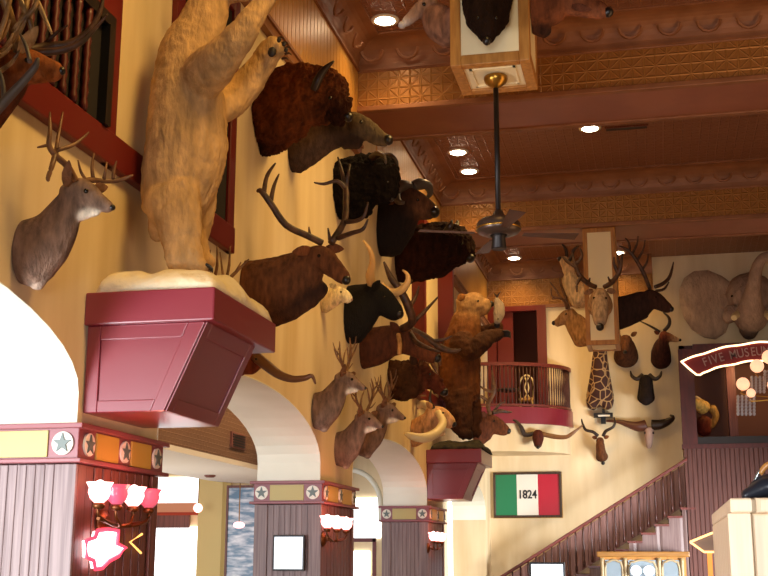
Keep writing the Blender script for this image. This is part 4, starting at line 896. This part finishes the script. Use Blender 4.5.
for s_ in (-1, 1): ear(r, (600+s_*4,314), (600+s_*11,312), 2, y, -.6, -.6, 'a07848', 'x'); tubepx([[(600+s_*2,311,1.2,-.6),(600+s_*2.5,305,1.3,-.6)]], y, hornd, 'horn', r)
pb = root('wall_shelf', at(603, 417, WY), 'tiny black wall shelf with a white top below the giraffe', 'shelf')
x0,x1,z0,z1 = R24(594,414,613,417.5,WY); MB().box(x0,x1,WY-.18,WY+.01,z0,z1).build('board', black, pb); x0,x1,z0,z1 = R24(598,415,610,416.4,WY-.19); MB().box(x0,x1,WY-.2,WY-.18,z0,z1).build('white_strip', starwhite, pb)
x0,x1,z0,z1 = R24(601,417,606,424,WY); MB().box(x0,x1,WY-.1,WY+.01,z0,z1).build('support', black, pb); x0,x1,z0,z1 = R24(602,409,605,414,WY-.05); MB().box(x0,x1,WY-.12,WY-.06,z0,z1).build('stem', black, pb)
# impala
r, y = mount('impala_mount', 'slim brown impala head with lyre horns under the giraffe', (602,456), [
    S('6a4024', (602,457,6.5,1,0,'4e2c18'), (601,452,5,1,-.12), (600,443,4.2,1,-.26)), S('5e361e', (600,440,4.2,1,-.3), (600.5,447,3.6,1,-.4), (601.5,455,2.6,1,-.48), (602,460,2.1,1,-.52))], group=g3, y=WY, lat='x')
tubepx([[(598,436,1.7,-.3),(593,432,1.6,-.34),(586,430,1.5,-.36),(583,425,1.2,-.36),(581.5,419,.5,-.36)]], y, hornd, 'horn', r); tubepx([[(603,436,1.7,-.3),(606,431,1.6,-.34),(613,427,1.5,-.36),(615,422,1.2,-.36),(614,417,.5,-.36)]], y, hornd, 'horn', r)
ear(r, (597,438), (592,437), 2, y, -.3, -.3, '6a3c20', 'x'); ear(r, (604,438), (609,436), 2, y, -.3, -.3, '6a3c20', 'x'); ballpx(r, 'nose', 603, 463, 2, y, -.55, nosem)
# water buffalo skull
r = root('buffalo_skull', at(648, 440, WY), 'bleached buffalo skull with thick dark sweeping horns on the back wall', 'skull', g3)
organic([S('b89888', (649,430,6,.9,-.12), (649,437,5,.9,-.14), (649,444,3.8,.9,-.12), (649,447,3,.9,-.1))], 'skull', r, hide, WY, 'x', .02, 0, 8, [(1,-1,WY-.003)])
tubepx([[(646,425,5.8,-.14),(638,426.5,5.4,-.16),(629,424.5,3.6,-.16),(618,421.5,2,-.14),(606,421,.8,-.1)]], WY, mat('red_horn', hx('5a3020'), .4), 'horn', r)
tubepx([[(652,425,5.8,-.14),(660,424.5,5.2,-.16),(668,421.5,3.8,-.16),(673,417.5,2.2,-.16),(670,415,.8,-.16)]], WY, hornd, 'horn', r)
for s_ in (-1, 1): ballpx(r, 'eye_socket', 649+s_*4, 433, 1.3, WY, -.2, hornd)
# longhorn on the balcony drum
YL = 26.98
r = root('longhorn_mount', at(538, 438, YL), 'small dark longhorn head with very wide horns on the balcony drum', 'animal mount', g3)
organic([S('4a1e14', (538,434,5.5,1,.05), (538,438,6,1,-.05), (538,443,4.6,1,-.15), (538,446,3.4,1,-.2))], 'head', r, furm, YL, 'x', .025)
tubepx([[(534,433.5,2.6,0),(525,434.5,2.6,-.02),(521,427,2.1,-.06),(516,421,1.4,-.06),(510,420,.6,-.04)]], YL, hornd, 'horn', r)
tubepx([[(542,434,2.6,0),(554,436.5,2.6,-.02),(566,437,2.2,-.06),(574,432,1.6,-.08),(583,425,.6,-.06)]], YL, mat('tan_horn', hx('7a5230'), .4), 'horn', r)
ballpx(r, 'nose', 538, 447, 2, YL, -.24, nosem)
# elephant
EG = 'a88c76'
r, y = mount('elephant_mount', 'grey elephant head with spread ears and raised trunk above the lit arched sign', (750,305), [
    S(EG, (750,298,26,1,0), (750,298,24,1,-.3), (750,300,19,1,-.5)), S(EG, (751,320,16,1,-.5), (751,311,14,1,-.75), (752,298,10.5,.9,-1.0), (754,284,7.5,.9,-1.25), (757,268,6.4,.9,-1.4), (763,258,5.6,.9,-1.5), (772,256,5,.9,-1.55)),
    S(EG, (732,312,9,.9,-.55), (728,318,7,.9,-.7)), S(EG, (770,312,9,.9,-.55), (774,318,7,.9,-.7)), S('3a2a22', (749,330,10,1,-.45), (749,335,7,1,-.5))], group=g3, y=WY, lat='x', material=hide)
def ear_fan(pts, d0, d1, cu):
    m = MB(); n = len(pts); vs = []; fs = []
    for side, off in ((0,0),(1,.06)):
        for ring in (1.0, .6, .25):
            for u, v in pts:
                uu = cu[0]+(u-cu[0])*ring; vv = cu[1]+(v-cu[1])*ring; f = abs(uu-cu[0])/70
                p = at(uu, vv, WY+d0+(d1-d0)*f-.05*math.sin(uu*.35+vv*.2)); vs.append((p.x,p.y+off,p.z))
    for s_ in (0,1):
        b = s_*3*n
        for q in range(2):
            for i in range(n): fs.append((b+q*n+i, b+q*n+(i+1)%n, b+(q+1)*n+(i+1)%n, b+(q+1)*n+i))
        fs.append(tuple(range(b+2*n, b+3*n)))
    for i in range(n): fs.append((i,(i+1)%n,3*n+(i+1)%n,3*n+i))
    o = m.add(vs, fs).build('ear', hide, r, smooth=True); ca = o.data.color_attributes.new('Col','FLOAT_COLOR','POINT'); c = hx('b89a7e')
    for d in ca.data: d.color = (*c,1)
L = [(733,284),(722,276),(708,270),(694,271),(684,278),(679,290),(680,305),(684,318),(692,329),(704,337),(716,339),(726,332),(731,318)]
ear_fan(L, -.3, -.5, (732,302)); ear_fan([(1502-u, v) for u, v in L], -.3, -.5, (770,302))
for s_ in (-1, 1): tubepx([[(752+s_*13,313,3.6,-.7),(752+s_*17,316,3.6,-.95),(752+s_*18,318,3,-1.05)]], WY, horncream, 'tusk', r); ballpx(r, 'eye', 752+s_*20, 296, 1.2, WY, -.62, eyem)

# ---------------------------------------------------------------- lamps, signs and furniture
for (u, v, lab) in ((385,20,'recessed downlight in the nearest ceiling bay'), (467,119,'recessed downlight nearest the near beam in the middle bay, above the wall'), (458,152,'recessed downlight second from the near beam, close to the wall'),
               (469,171,'recessed downlight third from the near beam, close to the wall'), (590,128,'recessed downlight out in the middle bay beside the dark slot'), (525,239,'recessed downlight just right of the fan motor'), (514,260,'dim recessed downlight farthest away under the fan'), (618,256,'recessed downlight right of the far pendant box')):
    p = atz(u, v, ZT-0.004)
    if p.y > 27.75: p = Vector((p.x*27.6/p.y+CAM.x*(1-27.6/p.y), 27.6, ZT-.004))
    d = root('downlight', (p.x, p.y, ZT), lab, 'ceiling light', 'recessed ceiling downlights')
    MB().lathe((p.x,p.y,ZT-.02), [(.15,0),(.185,.004),(.19,.02)], 24).build('trim_ring', starwhite, d, smooth=True)
    MB().lathe((p.x,p.y,ZT-.035), [(.05,0),(.12,.006),(.145,.02)], 20).build('lens', lensm, d, smooth=True)
    l = bpy.data.lights.new('downlight_lamp', 'SPOT'); l.energy = 120; l.color = (1.0,.60,.22); l.spot_size = math.radians(125); l.spot_blend = 0.9; l.shadow_soft_size = 0.08
    lo = bpy.data.objects.new('downlight_lamp', l); COL.objects.link(lo); lo.location = (p.x, p.y, ZT-.07)
p0, p1 = atz(606,129,ZT), atz(647,125,ZT)
v_ = root('ceiling_slot', p0, 'narrow dark slot diffuser in the ceiling beside a downlight', 'vent'); MB().box(p0.x,p1.x,p0.y-.06,p0.y+.06,ZT-.02,ZT+.01).build('slot', black, v_); MB().box(p0.x-.02,p1.x+.02,p0.y-.09,p0.y-.06,ZT-.025,ZT+.01).build('frame', beaddark, v_)
# vent on the side room fascia
p = atx(237,441,-2.0); v_ = root('wall_vent', p, 'small dark louvred vent on the brown tin fascia seen through the arch', 'vent')
MB().box(-2.0,-1.97,p.y-.3,p.y+.3,p.z-.11,p.z+.11).build('frame', beaddark, v_)
m = MB()
for i in range(5): m.box(-1.975,-1.96,p.y-.25,p.y+.25,p.z-.085+i*.037,p.z-.065+i*.037)
m.build('louvre', black, v_)
p = atz(210,475,2.9); sd = root('smoke_detector', p, 'small round detector under the white soffit in the side room', 'detector'); MB().lathe((p.x,p.y,2.86),[(.06,0),(.09,.02),(.09,.04)],16).build('body', beaddark, sd)
# chandelier sconces on the pillars
def sconce(yc, zc, n, label, gap=.2, lit=(0,2)):
    s_ = root('tulip_sconce', (0.03, yc, zc-.17), label, 'wall lamp', 'pink tulip lamps on the pillars')
    MB().lathe((.03,yc,zc-.17), [(.09,0),(.085,.02),(.04,.05)], 16, 'x').build('back_plate', abrass, s_, smooth=True)
    MB().tube([(.06,yc,zc-.17),(.16,yc,zc-.2),(.2,yc-gap*(n-1)/2,zc-.16)], .014, 6).tube([(.16,yc,zc-.2),(.2,yc+gap*(n-1)/2,zc-.16)], .014, 6, 1).build('stem', abrass, s_, smooth=True)
    for i in range(n):
        y = yc+(i-(n-1)/2)*gap
        MB().tube([(.14,yc,zc-.2),(.2,(y+yc)/2,zc-.19),(.2,y,zc-.14),(.2,y,zc-.07)], .012, 6).build('arm', abrass, s_, smooth=True)
        MB().lathe((.2,y,zc-.10), [(.028,0),(.045,.02),(.03,.045)], 12).build('socket', abrass, s_, smooth=True)
        sh = MB().lathe((.2,y,zc-.06), [(.03,0),(.06,.03),(.075,.07),(.07,.10),(.09,.135)], 18).build('glass_shade', tulip if i in lit else tulipd, s_, smooth=True)
        if i in lit: MB().ball((.2,y,zc+.055),.035).build('bulb', bulbm, sh, smooth=True)
    l = bpy.data.lights.new('sconce_lamp', 'POINT'); l.energy = 11; l.color = (1.0,.30,.18); l.shadow_soft_size = .1
    lo = bpy.data.objects.new('sconce_lamp', l); COL.objects.link(lo); lo.location = (.42, yc, zc+.12); return s_
sconce(7.82, 2.02, 4, 'row of four pink tulip lamps on the nearest pillar', .27)
sconce(13.55, 2.00, 3, 'pink tulip lamps on the middle pillar', .42, (0,1,2))
sconce(20.1, 1.96, 3, 'pink tulip lamps on the farthest pillar', .4, (0,1,2))
# texas shaped neon
tx = [((a-106)/212.0, (540-b)/195.0) for a, b in ((160,355),(215,345),(270,350),(268,415),(318,435),(280,475),(230,500),(195,535),(160,540),(150,500),(112,482),(106,405),(150,388))]
ya, za = atx(82,568,.06).y, atx(96,569,.06).z; yb, zb = atx(124,531,.06).y, atx(100,529,.06).z
sg = root('neon_sign', (.04,(ya+yb)/2,za), 'white and red neon sign in the outline of a state, under the nearest tulip lamps', 'neon sign')
pts = [(ya+(yb-ya)*a, za+(zb-za)*b) for a, b in tx]
MB().prism([(ya+(yb-ya)*(.46+(a-.46)*.97), za+(zb-za)*(.5+(b-.5)*.97)) for a, b in tx], 'x', .045, .07).build('lit_panel', neonw, sg)
MB().tube([(.08,a,b) for a, b in pts+pts[:1]], .015, 6, 1).build('tube', neonr, sg)
p = [atx(u,v,.05) for u, v in ((142,534),(130,542),(141,553))]
s2 = root('neon_outline', p[1], 'small amber chevron shaped neon outline beside the white neon sign', 'neon sign'); MB().tube(p, .009, 6, 1).build('tube', neong, s2)
# tv on the middle pillar
def tv(u0, v0, u1, v1, y, label, dark=True):
    x0,x1,z0,z1 = R24(u0,v0,u1,v1,y); t = root('television', ((x0+x1)/2, y, z0), label, 'television')
    MB().box(x0,x1,y,y+.05,z0,z1).build('case', black, t, bevel=.008); w = (x1-x0)*.06; MB().box(x0+w,x1-w,y-.006,y+.01,z0+w,z1-w).build('screen', screen, COL.objects[-1])
    MB().box((x0+x1)/2-.05,(x0+x1)/2+.05,y+.05,y+.1,(z0+z1)/2-.08,(z0+z1)/2+.08).build('bracket', black, t); return t
tv(273,535,304,571,13.38,'flat television with a bright picture on the middle pillar')
tv(529,562,566,600,26.6,'small television showing a pale screen at the foot of the stairs')
# storefront glass with reflections painted in its colour, and awning in the side room
x0,x1,z0,z1 = R24(229,488,262,640,22.6)
mb_ = root('storefront_glass', ((x0+x1)/2,22.6,z0), 'tall blue grey storefront glass with painted pale reflections seen through the middle arch', 'board')
glassrefl = mat('painted_reflections', hx('3a5a78'), .25, emit=0); mix_noise(glassrefl, hx('6a8ca8'), hx('f0f6fc'), 3, (1,1,4), 5, .42, .66)
MB().box(x0,x1,22.6,22.65,z0,z1).build('panel', glassrefl, mb_); MB().box(x0-.04,x0,22.58,22.66,z0,z1).box(x1,x1+.04,22.58,22.66,z0,z1).box(x0-.04,x1+.04,22.58,22.66,z1,z1+.05).build('frame', beaddark, mb_)
x0,x1,z0,z1 = R24(150,503,222,514,23.5)
aw = root('valance', ((x0+x1)/2,23.5,z0), 'orange valance strip across the bright side room window', 'valance'); MB().box(x0,x1,23.5,23.8,z0,z1).build('cloth', mat('orange_cloth', hx('f4a880'), .8), aw)
m = MB(); MB().box(x0,x1,23.48,23.5,z0-.02,z0+.04).build('fringe', mat('red_cloth', hx('c04428'), .8), aw)
for i, (u, v) in enumerate(((199,508),(206,525))):
    pass
p = at(198,508,22.5); hl = root('pendant_lamp', p, 'glowing amber lamp hanging in front of the side room window', 'lamp'); MB().ball(p,.09).build('globe', tulip, hl, smooth=True); MB().tube([p,(p.x,p.y,4.4)], .01, 6, 1).build('cord', brass, hl)
p = at(239,525,21.9); hl = root('pendant_lamp', p, 'pink lamp hanging in front of the blue glass', 'lamp'); MB().ball(p,.11,.11,.06).build('globe', tulip, hl, smooth=True); MB().tube([p,(p.x,p.y,4.4)], .01, 6, 1).build('cord', brass, hl)
# framed flag
x0,x1,z0,z1 = R24(493,472.5,562.5,517.5,28.18)
fl = root('framed_flag', ((x0+x1)/2,28.2,z0), 'framed green white and red flag reading 1824 on the back wall', 'picture')
f = MB(); w = .055
f.box(x0,x1,28.16,28.235,z0,z0+w); f.box(x0,x1,28.16,28.235,z1-w,z1); f.box(x0,x0+w,28.16,28.235,z0+w,z1-w); f.box(x1-w,x1,28.16,28.235,z0+w,z1-w)
f.build('frame', wood('gilt_dark_frame', hx('2c1c10'), hx('4a3018')), fl, bevel=.01)
g = MB(); e = .012; g.box(x0-e,x1+e,28.19,28.236,z0-e,z0); g.box(x1,x1+e,28.19,28.236,z0,z1); g.build('gilt_edge', brass, fl)
W3 = (x1-x0-2*w)/3
for i, mt in enumerate((flagg, flagw, flagr)): MB().box(x0+w+i*W3,x0+w+(i+1)*W3,28.2,28.235,z0+w,z1-w).build(('green_stripe','white_stripe','red_stripe')[i], mt, fl)
def text_mesh(body, size, bold=0.0):
    cu = bpy.data.curves.new('txt', 'FONT'); cu.body = body; cu.size = size; cu.align_x = 'CENTER'; cu.align_y = 'CENTER'; cu.extrude = .004; cu.offset = bold
    o = bpy.data.objects.new('txt', cu); COL.objects.link(o); dg = bpy.context.evaluated_depsgraph_get(); dg.update()
    me = bpy.data.meshes.new_from_object(o.evaluated_get(dg)); bpy.data.objects.remove(o); return me
def add_text(name, body, size, pos, mt, parent, bold=0.0, sx=1.0, rot=0.0):
    me = text_mesh(body, size, bold); M = Matrix.Translation(Vector(pos)-ROOT_LOC[parent.name]) @ Matrix.Rotation(rot,4,'Y') @ Matrix.Rotation(PI/2,4,'X') @ Matrix.Diagonal((sx,1,1,1))
    me.transform(M); me.materials.clear(); me.materials.append(mt); o = bpy.data.objects.new(name, me); COL.objects.link(o); o.parent = parent; return o
add_text('lettering', '1824', .27, ((x0+x1)/2,28.192,(z0+z1)/2), black, fl, .006, .82)
# arched sign with rope light
YS = 27.02; cu_, cv_ = 775, 572
def sp_(u, R): a = math.asin(max(-1,min(1,(u-cu_)/R))); return at(cu_+R*math.sin(a), cv_-R*math.cos(a), YS)
c0 = at(cu_, cv_, YS); kk = kpx(c0)
def pol(a, R): q = at(cu_+R*math.sin(a), cv_-R*math.cos(a), YS); return (q.x, q.z)
a0 = math.asin((681-cu_)/230.0)
sn = root('arched_sign', (c0.x, YS, c0.z+214*kk), 'arched red sign reading FIVE MUSEUMS outlined in rope light', 'sign')
N = 24; top = [pol(a0*(1-2*i/N), 230) for i in range(N+1)]; bot = [pol(a0*.90*(1-2*i/N), 212) for i in range(N+1)]
outl = top+bot[::-1]
MB().prism(outl, 'y', YS, YS+.08).build('board', signred, sn)
rp = [(x+.008*math.sin(i*9.1), YS-.02, z+.012*math.sin(i*7.7)) for i, (x, z) in enumerate(outl+outl[:1])]
MB().tube(rp, .02, 6, 2).build('rope_light', ropem, sn)
m = MB(); txt = 'FIVE MUSEUMS'; lt = None
parts = []
adv = {'I':3.6,' ':4.6,'M':8.2}; a_u = 702.0
import_me = []
for ch in txt:
    wpx = adv.get(ch, 6.3)
    if ch != ' ':
        uc = a_u+wpx/2; an = math.asin((uc-cu_)/221.0); X_, Z_ = pol(an, 221)
        me = text_mesh(ch, .30, .001); me.transform(Matrix.Translation(Vector((X_, YS-.012, Z_))-ROOT_LOC[sn.name]) @ Matrix.Rotation(an,4,'Y') @ Matrix.Rotation(PI/2,4,'X') @ Matrix.Diagonal((.72,.92,1,1))); import_me.append(me)
    a_u += wpx
vs_, fs_ = [], []
for me in import_me:
    n = len(vs_); vs_ += [tuple(v.co) for v in me.vertices]; fs_ += [tuple(i+n for i in p.vertices) for p in me.polygons]
me = bpy.data.meshes.new('lettering'); me.from_pydata(vs_, [], fs_); me.materials.append(lettm); o = bpy.data.objects.new('lettering', me); COL.objects.link(o); o.parent = sn
# chandelier in front of gallery
p = at(752,385,26.2)
ch = root('chandelier', p, 'chandelier with round glowing globes and hanging crystals at the right edge', 'chandelier')
MB().tube([(p.x+.62,p.y,p.z-.4),(p.x+.62,p.y,ZT)], .012, 6, 1).build('rod', brass, ch)
for u, v, rr, dy_ in ((743,384,6.6,0),(757,366,6.8,.25),(751,393,4.5,-.2),(769,357,7,.4),(775,385,7.5,0)):
    ballpx(ch, 'globe', u, v, rr, 26.2, dy_, globem); q = at(u, v+rr, 26.2+dy_); MB().tube([q,(q.x,q.y,q.z-.08),(p.x+.62,p.y,p.z-.3)], .012, 6).build('arm', brass, ch)
for (u0, v0, n_c, ln_, dy_) in ((738,397,5,20,-.1),(752,378,4,16,.1),(765,372,4,16,.2)):
    for i in range(n_c):
        m = MB()
        for j in range(6): q = at(u0+i*4, v0+j*ln_/6, 26.2+dy_); m.ball(q, .035, .035, .05, 6, 4)
        m.build('crystal_strand', crystal, ch)
# tall animal figure in the gallery
r = root('goat_head', at(706,420,28.9), 'yellowish horned animal head behind the gallery window', 'animal mount')
organic([S('6a2418', (704,432,7,1), (704,420,7,1)), S('c8a050', (704,408,7.5,1,-.2), (698,404,6,1,-.3), (693,402,3.5,1,-.35)), S('b89048', (712,408,4.5,1), (716,416,3.5,1), (712,426,3,1))], 'head', r, furm, 28.9, 'x', .03)
tubepx([[(702,401,1.6,-.1),(696,397,1.4,-.1),(692,399,.6,-.1)]], 28.9, horncream, 'horn', r); ballpx(r, 'eye', 701, 406, 1, 28.9, -.35, eyem)
# things on the balcony
p = at(508,390,27.75); t = root('round_table', (p.x,p.y,4.82), 'small round black table on the balcony', 'table')
MB().lathe((p.x,p.y,p.z-.03), [(.25,0),(.26,.02),(.25,.05)], 24).build('table_top', black, t); MB().lathe((p.x,p.y,4.82), [(.16,0),(.03,.04),(.025,.5)], 12).build('pedestal', black, t)
p = at(527,400,28.05); c = root('gold_chair', (p.x,p.y,4.82), 'white and gold chair by the balcony door', 'chair')
X_, Y_ = p.x, p.y-.1
MB().box(X_-.16,X_+.16,Y_-.16,Y_+.13,5.24,5.29).build('seat', hornp, c)
f = MB(); zt_ = 5.86; f.tube([(X_-.15,Y_+.1,5.29),(X_-.16,Y_+.12,5.7),(X_,Y_+.12,zt_),(X_+.16,Y_+.12,5.7),(X_+.15,Y_+.1,5.29)], .022, 6); f.tube([(X_-.07,Y_+.1,5.29),(X_+.05,Y_+.11,5.55),(X_-.04,Y_+.12,5.8)], .018, 6); f.tube([(X_+.07,Y_+.1,5.29),(X_-.05,Y_+.11,5.55),(X_+.04,Y_+.12,5.8)], .018, 6); f.build('backrest', horncream, c, smooth=True)
for a, b in ((-.14,-.14),(.14,-.14),(-.14,.1),(.14,.1)): MB().tube([(X_+a,Y_+b,4.84),(X_+a,Y_+b,5.24)], .018, 6, 1).build('leg', horncream, c)
p = at(501,412,28.05); l_ = root('table_lamp', (p.x,p.y,4.82), 'small glowing lamp on the balcony floor', 'lamp'); MB().lathe((p.x,p.y,4.84), [(.05,0),(.02,.05),(.02,.1)], 10).build('base', brass, l_); MB().lathe((p.x,p.y,4.94), [(.08,0),(.05,.1)], 12).build('shade', mat('lamp_shade', hx('ffd0a0'), .5, emit=1.2, ecol=(1,.6,.3)), l_)
# mirrored back bar cabinet
YC = 26.4
x0,x1,z0,z1 = R24(597,551,690,640,YC); cbn = root('mirrored_cabinet', ((x0+x1)/2, YC, 0), 'wooden mirror fronted cabinet at the foot of the stairs', 'cabinet')
pz = lambda v: at(640,v,YC).z; px = lambda u: at(u,560,YC).x
MB().box(px(600),px(686),YC+.03,YC+.5,0,pz(556)).build('carcass', woodoak, cbn)
MB().box(px(597),px(690),YC-.08,YC+.52,pz(557),pz(551.5)).build('cornice', wood('golden_wood', hx('845a22'), hx('98682c'), (2,10,10)), cbn, bevel=.02)
for u in (602,625,659,682): MB().lathe((px(u),YC+.0,0), [(.045,0),(.05,.1),(.04,.2),(.04,pz(562)),(.055,pz(558))], 12).build('column', mat('pale_wood', hx('98825c'), .4), cbn, smooth=True)
glassm = mat('mirror_glass', hx('7c8a92'), .35, .5)
for a, b in ((605,622),(628,656),(662,679)):
    MB().box(px(a),px(b),YC+.0,YC+.03,.4,pz(560)).build('mirror_door', glassm, cbn); dr_ = COL.objects[-1]; c_ = (px(a)+px(b))/2; hw = (px(b)-px(a))/2
    mm = MB(); mm.tube([(c_-hw,YC,.4),(c_-hw,YC,pz(568)),(c_-hw*.6,YC,pz(562)),(c_,YC,pz(560)),(c_+hw*.6,YC,pz(562)),(c_+hw,YC,pz(568)),(c_+hw,YC,.4)], .025, 6, 2); mm.build('door_frame', mat('cream_wood', hx('a08c68'), .5), dr_, smooth=True)
for u in (636,649): ballpx(cbn, 'window_reflection', u, 571, 5.5, YC, -.1, mat('cool_reflection', (1,1,1), .3, emit=1.2, ecol=(.85,.92,1)))  # glowing balls stand in for windows reflected in the mirror doors
# small lit sign near the cabinet
YN = 15.0
s3 = root('lit_hanging_sign', at(704,545,YN), 'grey sign panel edged with amber rope light beside the blond cabinet', 'sign')
q = [at(u,v,YN) for u, v in ((690,542),(712,533),(735,533),(735,552),(704,552))]
MB().prism([(p.x,p.z) for p in q], 'y', YN, YN+.05).build('panel', mat('grey_panel', hx('8a7a70'), .5), s3); MB().tube([(p.x,YN-.02,p.z) for p in q+q[:1]], .013, 6, 1).build('rope_light', mat('amber_rope', (1,.6,.2), .4, emit=2.4, ecol=(1,.58,.22)), s3)
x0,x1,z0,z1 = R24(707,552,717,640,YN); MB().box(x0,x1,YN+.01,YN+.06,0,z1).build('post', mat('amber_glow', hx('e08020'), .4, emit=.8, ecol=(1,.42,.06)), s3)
# blond wood cabinet near the camera
XC = 4.11
cb = root('wood_partition', (XC+.5, 6.2, 0), 'blond wood boarded cabinet in the bottom right corner', 'cabinet')
MB().box(XC,XC+1.6,5.5,7.35,0,1.80).build('body', woodblond, cb, bevel=.01)
m = MB(); m.box(XC-.0,XC+1.62,5.47,7.37,1.80,1.865); m.build('top_board', woodblond, cb, bevel=.01)
m = MB(); m.box(XC-.012,XC+.09,5.478,5.5,0,1.80); m.build('corner_board', woodblond, cb, bevel=.004)
sd = root('saddle', (XC+.36, 5.75, 1.865), 'dark leather saddle with a metal horn on top of the blond cabinet', 'saddle')
leather = mat('dark_leather', hx('20242c'), .3)
YD = 5.7
organic([S('202838', (745,497,6,1.6), (757,491,9,1.6), (768,487,11,1.6), (785,488,10,1.6)), S('1a1e28', (752,484,2.2,1), (760,480,3.4,1.2), (770,478,5,1.4))], 'seat', sd, leather, YD, 'y', .006, 0, 8, [(2,1,1.867)])
tubepx([[(752,488,1.6),(756,478,1.7),(760,471,1.9),(763,473,1.2)]], YD, mat('pale_steel', hx('a0a8a8'), .25, .8), 'buckle', sd); tubepx([[(760,474,2.6),(766,466,3.2),(775,464,3.4),(784,470,3)]], YD, mat('tan_leather', hx('b07838'), .4), 'cantle', sd)
